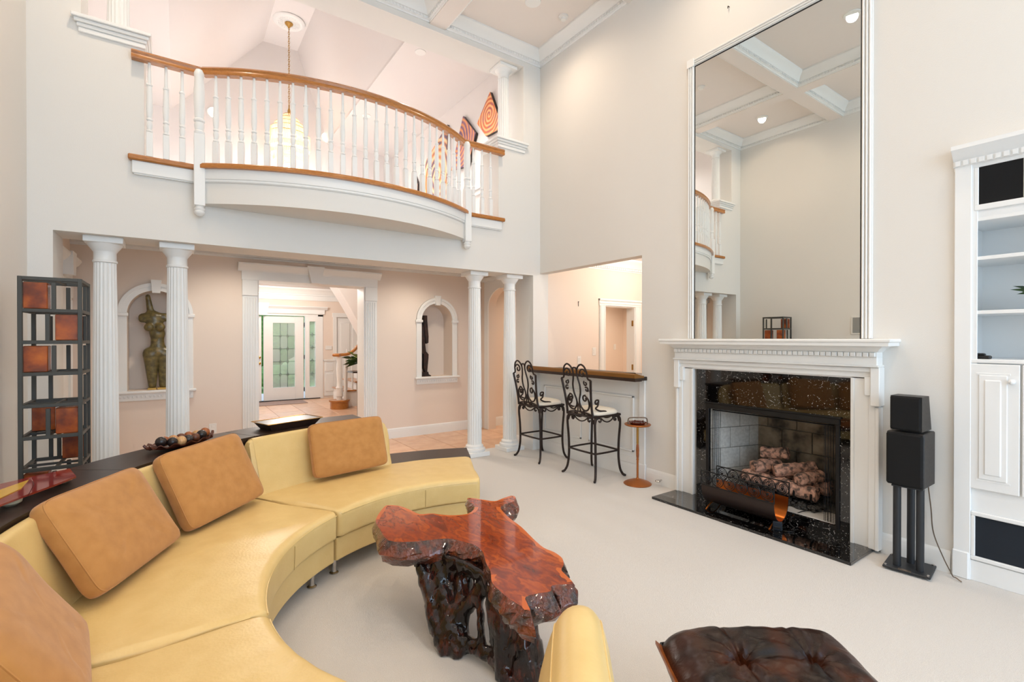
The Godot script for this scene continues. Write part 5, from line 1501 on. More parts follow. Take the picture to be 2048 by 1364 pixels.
func stools() -> void:
	var iron: Material = M.wrought_iron
	var t := thing("bar_stool", "scrolled wrought iron bar stool with cream seat next to the standing ashtray", "bar stool", at(3.775, 0, 3.835), 0.0, "wrought iron bar stools")
	# local: +x faces the bar, z across
	for sx in [-1, 1]:
		for sz in [-1, 1]:
			var x: float = 0.185 * sx; var z: float = 0.215 * sz
			var p := [Vector3(x * 0.72, 0.665, z * 0.86), Vector3(x * 0.98, 0.648, z * 0.97), Vector3(x * 1.03, 0.58, z * 1.0), Vector3(x * 0.96, 0.40, z * 0.97), Vector3(x * 0.94, 0.22, z * 0.97), Vector3(x * 1.0, 0.09, z * 1.02), Vector3(x * 1.12, 0.03, z * 1.1), Vector3(x * 1.22, 0.014, z * 1.16)]
			var leg := S().tube(curve(p, 6), 0.0135, 8)
			leg.ball(Vector3(x * 1.24, 0.013, z * 1.17), Vector3(0.014, 0.013, 0.014), 10, 8)
			obj("leg", leg, iron, t)
	var fr := S()
	var cs := [Vector3(-0.18, 0.285, -0.208), Vector3(0.18, 0.285, -0.208), Vector3(0.18, 0.285, 0.208), Vector3(-0.18, 0.285, 0.208)]
	for i in 4:
		var a: Vector3 = cs[i]; var b: Vector3 = cs[(i + 1) % 4]
		var m := (a + b) / 2
		fr.tube(curve([a, m + Vector3(signf(m.x) * 0.008 if absf(m.x) > 0.1 else 0.0, 0, signf(m.z) * 0.008 if absf(m.z) > 0.1 else 0.0), b], 8), 0.0105, 8)
	obj("footrest", fr, iron, t)
	var sf := S()
	var loop := PackedVector3Array()
	for q in [[-0.2, -0.2], [0.19, -0.215], [0.19, 0.215], [-0.2, 0.2]]: loop.append(Vector3(q[0], 0.675, q[1]))
	for i in 4: sf.tube(PackedVector3Array([loop[i], loop[(i + 1) % 4]]), 0.014, 8)
	obj("seat_frame", sf, iron, t)
	# domed cushion
	var g := S()
	var rows := []
	for j in 13:
		var v := j / 12.0
		var row := PackedVector3Array()
		for k in 48:
			var a := TAU * k / 48
			var e := 0.42
			var cx := signf(cos(a)) * pow(absf(cos(a)), e) * 0.195; var cz := signf(sin(a)) * pow(absf(sin(a)), e) * 0.215
			var h := [0.682, 0.684, 0.69, 0.70, 0.712, 0.722, 0.731, 0.738, 0.744, 0.748, 0.751, 0.753, 0.754][j] as float
			var w := [0.94, 0.99, 1.02, 1.03, 1.02, 0.99, 0.94, 0.86, 0.74, 0.58, 0.4, 0.2, 0.02][j] as float
			row.append(Vector3(cx * w, h, -cz * w))
		rows.append(row)
	g.rows(rows, false, true)
	obj("seat_cushion", g, M.seat_cloth, t, 70.0)
	# scrolled back in a leaning plane: (z, y) -> point
	var pl := func(q: Vector2) -> Vector3: return Vector3(-0.205 - 0.16 * (q.y - 0.68), q.y, q.x)
	var back := S()
	var put := func(pts: Array, r: float) -> void:
		for sz in [-1.0, 1.0]:
			var w := []
			for q in pts: w.append(pl.call(Vector2(q.x * sz, q.y)))
			back.tube(curve(w, 4), r, 7)
	put.call([Vector2(0.2, 0.67), Vector2(0.195, 0.76), Vector2(0.205, 0.90), Vector2(0.228, 1.065)], 0.0135)
	put.call([Vector2(0.228, 1.065), Vector2(0.195, 1.075), Vector2(0.183, 1.10), Vector2(0.18, 1.15), Vector2(0.155, 1.205), Vector2(0.105, 1.228), Vector2(0.055, 1.20), Vector2(0.028, 1.15), Vector2(0.035, 1.08), Vector2(0.055, 1.0), Vector2(0.05, 0.92), Vector2(0.022, 0.84), Vector2(0.03, 0.78), Vector2(0.075, 0.735), Vector2(0.13, 0.742), Vector2(0.165, 0.79), Vector2(0.16, 0.855), Vector2(0.12, 0.895)], 0.0098)
	put.call(spiral(Vector2(0.112, 0.862), 0.04, 0.01, 1.3, 7.0), 0.0092)
	put.call(spiral(Vector2(0.115, 1.13), 0.055, 0.012, 0.4, 7.2), 0.0092)
	put.call(spiral(Vector2(0.145, 1.03), 0.028, 0.008, 2.2, 8.0, 16), 0.0085)
	put.call(spiral(Vector2(0.152, 0.965), 0.028, 0.008, 2.2, -3.6, 16), 0.0085)
	put.call(spiral(Vector2(0.06, 0.71), 0.026, 0.008, 3.0, 8.5, 16), 0.0085)
	put.call([Vector2(0.022, 0.84), Vector2(0.012, 0.79), Vector2(0.02, 0.73), Vector2(0.035, 0.70)], 0.0085)
	put.call([Vector2(0.0, 1.19), Vector2(0.02, 1.19), Vector2(0.03, 1.16)], 0.0085)
	put.call([Vector2(0.0, 0.715), Vector2(0.08, 0.71), Vector2(0.15, 0.70), Vector2(0.195, 0.685)], 0.0098)
	obj("backrest", back, iron, t)
	for sz in [-1, 1]:
		var z: float = 0.205 * sz
		var w := []
		for q in spiral(Vector2(-0.155, 0.825), 0.006, 0.032, 6.5, 0.6, 14): w.append(Vector3(q.x, q.y, z))
		for q in [Vector2(-0.14, 0.79), Vector2(-0.17, 0.765), Vector2(-0.11, 0.735), Vector2(-0.03, 0.725), Vector2(0.02, 0.70)]: w.append(Vector3(q.x, q.y, z))
		for q in spiral(Vector2(0.0, 0.685), 0.024, 0.008, 0.0, -5.0, 10): w.append(Vector3(q.x, q.y, z))
		obj("side_scroll", S().tube(curve(w, 3), 0.0095, 7), iron, t)
	var ap := S()
	var scroll2 := func(f: Callable, half: float) -> void:
		for e in [-1.0, 1.0]:
			var w := []
			for q in [Vector2(half * 0.95, 0.60), Vector2(half * 0.86, 0.645), Vector2(half * 0.68, 0.66)]: w.append(f.call(Vector2(q.x * e, q.y)))
			for q in spiral(Vector2(half * 0.62, 0.632), 0.027, 0.008, 1.2, 6.6, 12): w.append(f.call(Vector2(q.x * e, q.y)))
			ap.tube(curve(w, 3), 0.009, 6)
		var sw := []
		for k in 9:
			var u := -1.0 + k / 4.0
			sw.append(f.call(Vector2(u * half * 0.5, 0.61 + 0.045 * u * u)))
		ap.tube(curve(sw, 3), 0.0075, 6)
	for e in [-1, 1]:
		scroll2.call(func(q: Vector2) -> Vector3: return Vector3(q.x, q.y, 0.212 * e), 0.19)
		scroll2.call(func(q: Vector2) -> Vector3: return Vector3(0.188 * e, q.y, q.x), 0.21)
	obj("apron_scroll", ap, iron, t)
	copy(t, at(3.77, 0, 4.76), 0.0, "scrolled wrought iron bar stool with cream seat next to the white column")

# ---------- curved sofa ----------
func ring(r: float, deg: float, y: float) -> Vector3:
	var a := deg_to_rad(deg)
	return at(CX + r * cos(a), y, CD + r * sin(a))

# sweeps a closed (r, y) profile round the sofa's centre from a0 to a1 degrees; ends are rounded by rr
func arc_body(profile: PackedVector2Array, a0: float, a1: float, n: int, rr := 0.012, f = null) -> Shape:
	var c := Vector2.ZERO
	for p in profile: c += p
	c /= profile.size()
	var p2 := profile.duplicate()
	if not Geometry2D.is_polygon_clockwise(p2): p2.reverse()
	var rm := 1.5
	var ends := [[0.0, 1.0], [0.3, 0.5], [1.0, 0.0]] # share of rr along the arc, share of rr pulled in
	var st := []
	for e in ends: st.append([a0 + rad_to_deg(rr / rm) * e[0], e[1]])
	for i in range(1, n): st.append([lerpf(a0, a1, float(i) / n), 0.0])
	for k in range(2, -1, -1): st.append([a1 - rad_to_deg(rr / rm) * ends[k][0], ends[k][1]])
	var rows := []
	for s in st:
		var row := PackedVector3Array()
		for p in p2:
			var q := p
			if s[1] > 0.0:
				var d := c - p
				q = p + d.normalized() * minf(rr * s[1], d.length())
			if f != null: q = f.call(q, (s[0] - a0) / (a1 - a0))
			row.append(ring(q.x, s[0], q.y))
		rows.append(row)
	return S().rows(rows, false, true)

func rounded(pts: PackedVector2Array, radii: Array, steps := 5) -> PackedVector2Array:
	var o := PackedVector2Array()
	var n := pts.size()
	for i in n:
		var p := pts[i]
		var a := (pts[(i - 1 + n) % n] - p); var b := (pts[(i + 1) % n] - p)
		var r := minf(radii[i], 0.49 * minf(a.length(), b.length()))
		if r <= 0.0: o.append(p); continue
		var pa := p + a.normalized() * r; var pb := p + b.normalized() * r
		for k in steps + 1:
			var t := float(k) / steps
			o.append(pa.lerp(p, t).lerp(p.lerp(pb, t), t))
	return o

func densify(p: PackedVector2Array, most := 0.06) -> PackedVector2Array:
	var o := PackedVector2Array()
	for i in p.size():
		var a := p[i]; var b := p[(i + 1) % p.size()]
		var n := maxi(1, int(a.distance_to(b) / most))
		for k in n: o.append(a.lerp(b, float(k) / n))
	return o

func sofa() -> void:
	var seat := densify(rounded(pv2([1.14, 0.265, 1.86, 0.265, 1.90, 0.43, 1.135, 0.435]), [0.02, 0.02, 0.03, 0.045]))
	var base := rounded(pv2([1.165, 0.115, 1.93, 0.115, 1.93, 0.258, 1.165, 0.258]), [0.015, 0.015, 0.01, 0.01])
	var back := densify(rounded(pv2([1.82, 0.30, 1.985, 0.30, 2.0, 0.80, 1.945, 0.815]), [0.02, 0.02, 0.045, 0.04]), 0.05)
	var nz := noise(1.6, 301, 3)
	var puff := func(q: Vector2, t: float) -> Vector2:
		if q.y > 0.38:
			var e := clampf((q.x - 1.14) / 0.7, 0, 1)
			q.y += 0.022 * sin(PI * t) * sin(PI * clampf(e * 0.9 + 0.1, 0, 1)) + 0.004 * nz.get_noise_2d(q.x * 3.0, t * 4.0)
		return q
	var secs := [
		[66.5, 122.3, 88.0, 122.0, "cream leather sofa section with a short backrest and an open end seat"],
		[122.9, 179.6, 123.2, 179.3, "cream leather middle sofa section between the two other sections"],
		[180.2, 233.0, 180.5, 233.0, "cream leather sofa section with the raised armrest at its end"]]
	var leg := S().lathe([Vector2(0.028, 0.0), Vector2(0.028, 0.006), Vector2(0.018, 0.014), Vector2(0.0145, 0.03), Vector2(0.016, 0.12)], 20).mesh()
	for i in 3:
		var q: Array = secs[i]
		var mid: float = (q[0] + q[1]) / 2
		var o := ring(1.5, mid, 0)
		var t := thing("sofa_section", q[4], "sofa", o, 0.0, "curved cream leather sectional sofa")
		var mv := Transform3D(Basis(), -o)
		obj("seat_cushion", arc_body(seat, q[0], q[1], 36, 0.028, puff).moved(mv), M.leather, t, 62.0)
		obj("base", arc_body(base, q[0] + 0.2, q[1] - 0.2, 30, 0.012).moved(mv), M.leather, t, 50.0)
		var shape_end := func(p: Vector2, w: float) -> Vector2:
			var e: float = w * (q[3] - q[2])       # degrees from the open end
			if i == 0 and e < 4.2 and p.y > 0.45:
				var k := 1.0 - sqrt(maxf(0.0, 1.0 - pow(1.0 - e / 4.2, 2.0)))
				p.y = lerpf(p.y, p.y - 0.12, k * (p.y - 0.45) / 0.36)
			return p
		obj("backrest", arc_body(back, q[2], q[3], 40, 0.03, shape_end).moved(mv), M.leather, t, 62.0)
		# piping along the front edges of the seat
		for e in [[1.139, 0.412], [1.144, 0.284]]:
			var pts := PackedVector3Array()
			for k in 41: pts.append(ring(e[0], lerpf(q[0] + 0.8, q[1] - 0.8, k / 40.0), e[1]))
			obj("piping", S().tube(pts, 0.0032, 6).moved(mv), M.leather, t, 60.0)
		for a in [q[0] + 5.0, q[1] - 3.0]:
			for r in [1.25, 1.85]:
				var l := obj("leg", leg, M.chrome, t)
				l.position = ring(r, a, 0) - o
		# stitched seam across the seat front
		var sm: float = lerpf(q[0], q[1], 0.38)
		var line := PackedVector3Array([ring(1.1385, sm, 0.275), ring(1.1345, sm, 0.35), ring(1.1345, sm, 0.40)])
		obj("stitch", S().tube(line, 0.0016, 5).moved(mv), M.seam, t)
		if i == 2: armrest(t, o)
	cushions()
	# dark console behind the backrests
	var con := [
		[145.15, 181.0, 0.81, "dark wood console curve behind the sofa carrying the red glass tray"],
		[119.35, 145.05, 0.81, "dark wood console curve behind the sofa carrying the bowl of wooden balls"],
		[93.0, 119.25, 0.81, "dark wood console curve behind the sofa carrying the brass tray"],
		[66.0, 92.9, 0.405, "low dark wood ledge behind the open end seat of the sofa"]]
	for c in con:
		var o := ring(2.17, (c[0] + c[1]) / 2, 0)
		var t := thing("sofa_console", c[3], "console", o)
		var mv := Transform3D(Basis(), -o)
		var outer := 2.34 if c[0] < 140.0 else 2.33
		var inner := 2.01 if c[2] > 0.5 else 1.95
		obj("top", arc_body(pv2([inner, c[2] - 0.03, outer, c[2] - 0.03, outer, c[2], inner, c[2]]), c[0], c[1], 22, 0.002).moved(mv), M.wenge, t)
		obj("outer_panel", arc_body(pv2([outer - 0.04, 0.0, outer - 0.02, 0.0, outer - 0.02, c[2] - 0.03, outer - 0.04, c[2] - 0.03]), c[0] + 0.3, c[1] - 0.3, 22, 0.001).moved(mv), M.wenge, t)
		obj("inner_panel", arc_body(pv2([inner + 0.01, 0.0, inner + 0.03, 0.0, inner + 0.03, c[2] - 0.03, inner + 0.01, c[2] - 0.03]), c[0] + 0.3, c[1] - 0.3, 22, 0.001).moved(mv), M.wenge, t)

# rounded raised arm at the end of the last section, running from the front of the seat towards the room's windows
func armrest(t: Node, o: Vector3) -> void:
	var fwd := Vector3(sin(deg_to_rad(34.9)), 0, -cos(deg_to_rad(34.9)))
	var right := Vector3(-fwd.z, 0, fwd.x) * 1.0
	var origin := Vector3(0, 0, 0)
	var rows := []
	var n := 22
	for i in n + 1:
		var w := float(i) / n
		var zc := lerpf(1.42, 0.62, w * w * 0.4 + w * 0.6)
		var e := 1.0 - sqrt(maxf(0.0, 1.0 - pow(maxf(0.0, 1.0 - (1.42 - zc) / 0.17), 2.0)))   # round nose
		var top := 0.79 - 0.28 * e - 0.01 * w
		var half := 0.103 * (1.0 - 0.35 * e) + 0.02 * w
		var cx := 0.20 - 0.08 * w
		var row := PackedVector3Array()
		var pr := [Vector2(-1.25, 0.115), Vector2(1.0, 0.115), Vector2(1.02, 0.4), Vector2(0.96, 0.6), Vector2(0.72, 0.86), Vector2(0.45, 0.965), Vector2(0.1, 1.0), Vector2(-0.3, 0.99), Vector2(-0.62, 0.93), Vector2(-0.95, 0.78), Vector2(-1.2, 0.55), Vector2(-1.25, 0.35)]
		var fine := []
		for p in curve(pr.map(func(v: Vector2) -> Vector3: return Vector3(v.x, v.y, 0)), 3): fine.append(Vector2(p.x, p.y))
		for p in fine:
			var y: float = 0.115 if p.y < 0.2 else 0.115 + (top - 0.115) * ((p.y - 0.115) / 0.885)
			row.append(origin + right * (cx + p.x * half) + fwd * zc + Vector3(0, y, 0) - o)
		row.reverse()
		rows.append(row)
	obj("armrest", S().rows(rows, false, true), M.leather, t, 62.0)
	for k in [14, 24]:
		var pts := PackedVector3Array()
		for r in rows: pts.append(r[33 - k] + Vector3(0, 0.001, 0))
		obj("arm_piping", S().tube(curve(Array(pts), 3), 0.0028, 6), M.leather, t)

func superball(a: Vector3, e1: float, e2: float, n := 56, m := 28) -> Shape:
	var rows := []
	var sp := func(v: float, e: float) -> float: return signf(v) * pow(absf(v), e)
	for j in m + 1:
		var v := -PI / 2 + PI * j / m
		var row := PackedVector3Array()
		for i in n:
			var u := TAU * i / n
			row.append(Vector3(a.x * sp.call(cos(v), e1) * sp.call(cos(u), e2), a.y * sp.call(cos(v), e1) * sp.call(sin(u), e2), a.z * sp.call(sin(v), e1)))
		rows.append(row)
	return S().rows(rows, false, true)

func cushions() -> void:
	var s := superball(Vector3(0.30, 0.225, 0.062), 0.55, 0.16)
	var n := noise(3.0, 311, 3)
	for i in s.t.size():
		var p := s.t[i]
		s.t[i] = p + Vector3(0, 0, signf(p.z) * 0.010 * n.get_noise_3dv(p * 2.0))
	var mesh := s.mesh(70)
	var edge := PackedVector3Array()
	for k in 72:
		var u := TAU * k / 72
		edge.append(Vector3(0.296 * signf(cos(u)) * pow(absf(cos(u)), 0.16), 0.221 * signf(sin(u)) * pow(absf(sin(u)), 0.16), 0.028))
	var piping := S().tube(edge, 0.0026, 5, true).mesh(60)
	# angle round the sofa, radius of the bottom edge, lean, twist, width, height
	var c := [
		[100.6, 1.735, 17.0, 0.0, 1.0, 0.90, "tan suede cushion on the sofa section with the open end seat"],
		[134.2, 1.72, 27.0, 2.0, 0.98, 1.0, "tan suede cushion near the bowl of wooden balls"],
		[156.3, 1.72, 31.0, -2.0, 1.06, 0.98, "tan suede cushion near the red glass tray"],
		[186.0, 1.70, 30.0, 3.0, 1.0, 1.0, "tan suede cushion on the sofa section with the armrest"]]
	for q in c:
		var a := deg_to_rad(q[0])
		var inward := Vector3(-cos(a), 0, sin(a))        # from the back towards the centre
		var hh: float = 0.225 * q[5]
		var lean := deg_to_rad(q[2])
		var bottom := ring(q[1] - 0.02, q[0], 0.462)
		var up := (Vector3.UP * cos(lean) - inward * sin(lean)).normalized()
		var z := up.cross(Vector3.UP.cross(inward)).normalized()
		if z.dot(inward) < 0: z = -z
		var x := up.cross(z).normalized()
		var tw := deg_to_rad(q[3])
		var b := Basis(x * cos(tw) + up * sin(tw), up * cos(tw) - x * sin(tw), z)
		var t := thing("throw_cushion", q[6], "cushion", bottom + up * (hh + 0.005), 0.0, "tan suede throw cushions")
		t.basis = b.scaled_local(Vector3(q[4], q[5], 1.0))
		obj("cover", mesh, M.suede, t)
		obj("stitching", piping, M.suede, t)

# ---------- coffee table ----------
func coffee_table() -> void:
	var raw := [1.043,2.878, 1.085,2.890, 1.132,2.838, 1.157,2.736, 1.174,2.643, 1.236,2.612, 1.272,2.567, 1.309,2.526, 1.369,2.490, 1.427,2.488, 1.503,2.557, 1.524,2.657, 1.548,2.726, 1.583,2.702, 1.616,2.644, 1.663,2.577, 1.728,2.590, 1.809,2.605, 1.816,2.564, 1.764,2.506, 1.687,2.493, 1.634,2.465, 1.607,2.407, 1.576,2.284, 1.555,2.139, 1.514,1.977, 1.492,1.864, 1.502,1.796, 1.493,1.726, 1.455,1.671, 1.414,1.639, 1.401,1.599, 1.387,1.545, 1.370,1.520, 1.294,1.558, 1.259,1.525, 1.204,1.542, 1.147,1.548, 1.123,1.505, 1.102,1.458, 1.093,1.514, 1.086,1.584, 1.089,1.665, 1.101,1.730, 1.145,1.810, 1.173,1.894, 1.218,1.994, 1.227,2.079, 1.200,2.152, 1.167,2.219, 1.117,2.254, 1.038,2.282, 0.970,2.312, 0.890,2.390, 0.905,2.567, 0.932,2.705]
	var o := Vector2(1.25, 2.1)
	var pts := []
	for i in range(0, raw.size(), 2): pts.append(Vector3(raw[i] - o.x, raw[i + 1] - o.y, 0))
	var sm := curve(pts, 3, true)
	var top := PackedVector2Array()
	for p in sm: top.append(Vector2(p.x, p.y))
	if Geometry2D.is_polygon_clockwise(top): top.reverse()
	var t := thing("coffee_table", "glossy red brown live edge burl wood coffee table on a gnarled root base", "coffee table", at(o.x, 0, o.y))
	var n := top.size()
	var H := 0.46
	var nz := noise(5.0, 401, 4)
	var nrm := []
	for i in n:
		var d := (top[(i + 1) % n] - top[(i - 1 + n) % n]).normalized()
		nrm.append(Vector2(d.y, -d.x))
	# top face
	var inner := Geometry2D.offset_polygon(top, -0.004)
	var face := S()
	var idx := Geometry2D.triangulate_polygon(top)
	for k in range(0, idx.size(), 3):
		var a := top[idx[k]]; var b := top[idx[k + 1]]; var c := top[idx[k + 2]]
		face.put(at(a.x, H, a.y), at(b.x, H, b.y), at(c.x, H, c.y), (b - a).cross(c - a) < 0.0)
	obj("tabletop", face, M.burl, t, 30.0)
	# pale sapwood band just inside the far edges
	var sap := S()
	for i in n:
		var j := (i + 1) % n
		var u: Vector2 = nrm[i]; var v: Vector2 = nrm[j]
		if u.dot(Vector2(0.55, 0.83)) < -0.1: continue
		var wi := 0.022 + 0.018 * nz.get_noise_2d(top[i].x * 3.0, top[i].y * 3.0); var wj := 0.022 + 0.018 * nz.get_noise_2d(top[j].x * 3.0, top[j].y * 3.0)
		var a := top[i]; var b := top[j]; var c := top[j] - v * wj; var d := top[i] - u * wi
		sap.quad(at(a.x, H + 0.0006, a.y), at(b.x, H + 0.0006, b.y), at(c.x, H + 0.0006, c.y), at(d.x, H + 0.0006, d.y))
	obj("sapwood_band", sap, M.sapwood, t)
	# live edge, flaring out below on the side towards the windows
	var rows := []
	for k in 9:
		var w := k / 8.0
		var row := PackedVector3Array()
		for i in n:
			var u: Vector2 = nrm[i]
			var front := clampf(-u.dot(Vector2(0.5, 0.86)) * 1.4, 0.0, 1.0)
			var out := (0.012 + 0.05 * front) * sin(PI * minf(w * 0.9, 1.0) * 0.75) - 0.03 * w * w
			var nn := nz.get_noise_3d(top[i].x * 4.0, w * 1.5, top[i].y * 4.0)
			out += (0.004 + 0.026 * front) * nn * sin(PI * clampf(w * 1.1, 0.0, 1.0))
			var thick := 0.055 + 0.055 * front + 0.012 * nn
			var q := top[i] + u * out
			row.append(at(q.x, H - thick * w - (0.0 if k else 0.0), q.y))
		rows.append(row)
	var edge := S()
	for k in 8:
		for i in n:
			var j := (i + 1) % n
			edge.quad(rows[k + 1][i], rows[k + 1][j], rows[k][j], rows[k][i])
	var low := PackedVector2Array()
	for p in rows[8]: low.append(Vector2(p.x, -p.z))
	var li := Geometry2D.triangulate_polygon(low)
	for k in range(0, li.size(), 3):
		edge.tri(rows[8][li[k]], rows[8][li[k + 1]], rows[8][li[k + 2]])
	obj("live_edge", edge, M.edge_wood, t, 45.0)
	# root base
	var bn := noise(7.0, 403, 4)
	var bn2 := noise(20.0, 405, 3)
	var bones := [
		[Vector3(-0.21, 0.38, -0.25), Vector3(-0.205, 0.02, 0.04), 0.036, 0.046], [Vector3(-0.13, 0.38, -0.20), Vector3(-0.16, 0.02, 0.08), 0.055, 0.052], [Vector3(-0.04, 0.38, -0.08), Vector3(-0.12, 0.08, 0.06), 0.05, 0.034],
		[Vector3(-0.06, 0.37, 0.27), Vector3(-0.055, 0.02, 0.35), 0.055, 0.055], [Vector3(0.01, 0.37, 0.31), Vector3(0.0, 0.02, 0.42), 0.06, 0.055], [Vector3(0.05, 0.30, 0.36), Vector3(0.04, 0.02, 0.43), 0.035, 0.042],
		[Vector3(-0.14, 0.06, 0.09), Vector3(-0.05, 0.05, 0.33), 0.036, 0.03], [Vector3(-0.10, 0.38, -0.16), Vector3(0.0, 0.38, 0.28), 0.05, 0.055],
		[Vector3(-0.06, 0.24, 0.12), Vector3(-0.10, 0.10, 0.21), 0.016, 0.02], [Vector3(0.0, 0.36, 0.16), Vector3(-0.13, 0.14, 0.03), 0.04, 0.035]]
	var f := func(p: Vector3) -> float:
		var d := 1e9
		for b in bones: d = smin(d, cap(p, b[0], b[1], b[2], b[3]), 0.026)
		d += 0.02 * bn.get_noise_3d(p.x * 2.2, p.y * 0.4, p.z * 2.2) + 0.012 * bn2.get_noise_3d(p.x * 1.5, p.y * 0.5, p.z * 1.5)
		return maxf(maxf(d, -p.y), p.y - 0.40)
	obj("root_base", nets(f, Vector3(-0.36, -0.03, -0.36), Vector3(0.16, 0.44, 0.6), 0.0125), M.bark, t, 60.0)

# ---------- ottoman ----------
func ottoman() -> void:
	var t := thing("ottoman", "dark brown tufted leather ottoman cushion on a bent wood shell", "ottoman", at(1.60, 0, 0.755), deg_to_rad(-34.9))
	# local x across, z towards the camera
	var W := 0.325; var D := 0.27
	var buttons := [Vector2(-0.115, -0.06), Vector2(0.13, -0.06), Vector2(-0.115, 0.13), Vector2(0.13, 0.13)]
	var n := noise(2.2, 501, 3)
	var height := func(x: float, z: float) -> float:
		var ex := absf(x) / W; var ez := absf(z) / D
		var y := 0.448 + 0.012 * ez * ez
		y -= 0.07 * pow(ex, 7.0) + 0.07 * pow(ez, 8.0)
		y += 0.014 * cos(x * 9.0) * (1.0 - ez)
		for b in buttons:
			var d := Vector2(x - b.x, (z - b.y)).length()
			var a := atan2(z - b.y, x - b.x)
			y -= 0.034 * exp(-d * d / 0.0011) + 0.020 * exp(-d / 0.05)
			y += 0.013 * exp(-d / 0.085) * sin(a * 9.0 + 3.0 * n.get_noise_2d(x * 2.0, z * 2.0) + b.x * 20.0) * clampf(d / 0.02, 0, 1)
		y -= 0.012 * exp(-pow((z + 0.06) / 0.012, 2.0)) * clampf(1.0 - absf(x) / 0.2, 0, 1)
		y -= 0.010 * exp(-pow((absf(x - 0.008) - 0.122) / 0.012, 2.0)) * (1.0 - 0.5 * ez)
		return y + 0.004 * n.get_noise_2d(x * 4.0, z * 4.0)
	var rows := []
	var N := 84
	for j in N + 1:
		var row := PackedVector3Array()
		for i in N + 1:
			var u := -1.0 + 2.0 * i / N; var v := -1.0 + 2.0 * j / N
			# rounded corners
			var x := u * W * (1.0 - 0.045 * v * v * v * v); var z := v * D * (1.0 - 0.045 * u * u * u * u)
			row.append(Vector3(x, height.call(x, z), z))
		rows.append(row)
	var s := S()
	for j in N:
		for i in N: s.quad(rows[j][i], rows[j + 1][i], rows[j + 1][i + 1], rows[j][i + 1])
	var rim := PackedVector3Array()
	for i in N: rim.append(rows[0][i])
	for j in N: rim.append(rows[j][N])
	for i in N: rim.append(rows[N][N - i])
	for j in N: rim.append(rows[N - j][0])
	for k in rim.size():
		var a := rim[k]; var b := rim[(k + 1) % rim.size()]
		var steps := [[0.0, 0.0], [0.012, -0.025], [0.008, -0.05], [-0.01, -0.07]]
		for q in 3:
			var f := func(p: Vector3, e: Array) -> Vector3:
				var o := Vector3(p.x, 0, p.z).normalized()
				return Vector3(p.x + o.x * e[0], minf(p.y, 0.40) + e[1] if e[1] < 0.0 else p.y, p.z + o.z * e[0])
			s.quad(f.call(a, steps[q]), f.call(b, steps[q]), f.call(b, steps[q + 1]), f.call(a, steps[q + 1]))
	obj("cushion", s, M.brown_leather, t, 70.0)
	for b in buttons:
		obj("button", S().ball(Vector3(b.x, height.call(b.x, b.y) + 0.003, b.y), Vector3(0.011, 0.006, 0.011), 14, 8), M.brown_leather, t)
	var pts := PackedVector3Array()
	for p in rim: pts.append(Vector3(p.x * 1.03, 0.352, p.z * 1.03))
	obj("welt", S().tube(pts, 0.005, 6, true), M.black_plastic, t)
	# bent plywood shell: a shallow tray curving up at the sides
	var sh := []
	for layer in 2:
		var g := []
		for j in 13:
			var row := PackedVector3Array()
			for i in 25:
				var u := -1.0 + i / 12.0; var v := -1.0 + j / 6.0
				row.append(Vector3(u * (W + 0.008) - 0.012, 0.275 + 0.10 * pow(absf(u), 3.0) - layer * 0.014, v * (D - 0.02)))
			g.append(row)
		sh.append(g)
	var shell2 := S()
	for j in 12:
		for i in 24:
			shell2.quad(sh[0][j][i], sh[0][j + 1][i], sh[0][j + 1][i + 1], sh[0][j][i + 1])
			shell2.quad(sh[1][j][i], sh[1][j][i + 1], sh[1][j + 1][i + 1], sh[1][j + 1][i])
	for i in 24:
		shell2.quad(sh[0][0][i], sh[0][0][i + 1], sh[1][0][i + 1], sh[1][0][i]); shell2.quad(sh[0][12][i + 1], sh[0][12][i], sh[1][12][i], sh[1][12][i + 1])
	for j in 12:
		shell2.quad(sh[0][j + 1][0], sh[0][j][0], sh[1][j][0], sh[1][j + 1][0]); shell2.quad(sh[0][j][24], sh[0][j + 1][24], sh[1][j + 1][24], sh[1][j][24])
	obj("wood_shell", shell2, M.rosewood, t)
	obj("pedestal", S().lathe([Vector2(0.03, 0.06), Vector2(0.03, 0.24), Vector2(0.09, 0.262)], 20), M.black_iron, t)
	for k in 4:
		var a := PI / 4 + k * PI / 2
		obj("foot", S().tube(PackedVector3Array([Vector3(0, 0.08, 0), Vector3(0.13 * cos(a), 0.05, 0.13 * sin(a)), Vector3(0.26 * cos(a), 0.016, 0.26 * sin(a))]), [0.022, 0.018, 0.014], 8), M.chrome, t)

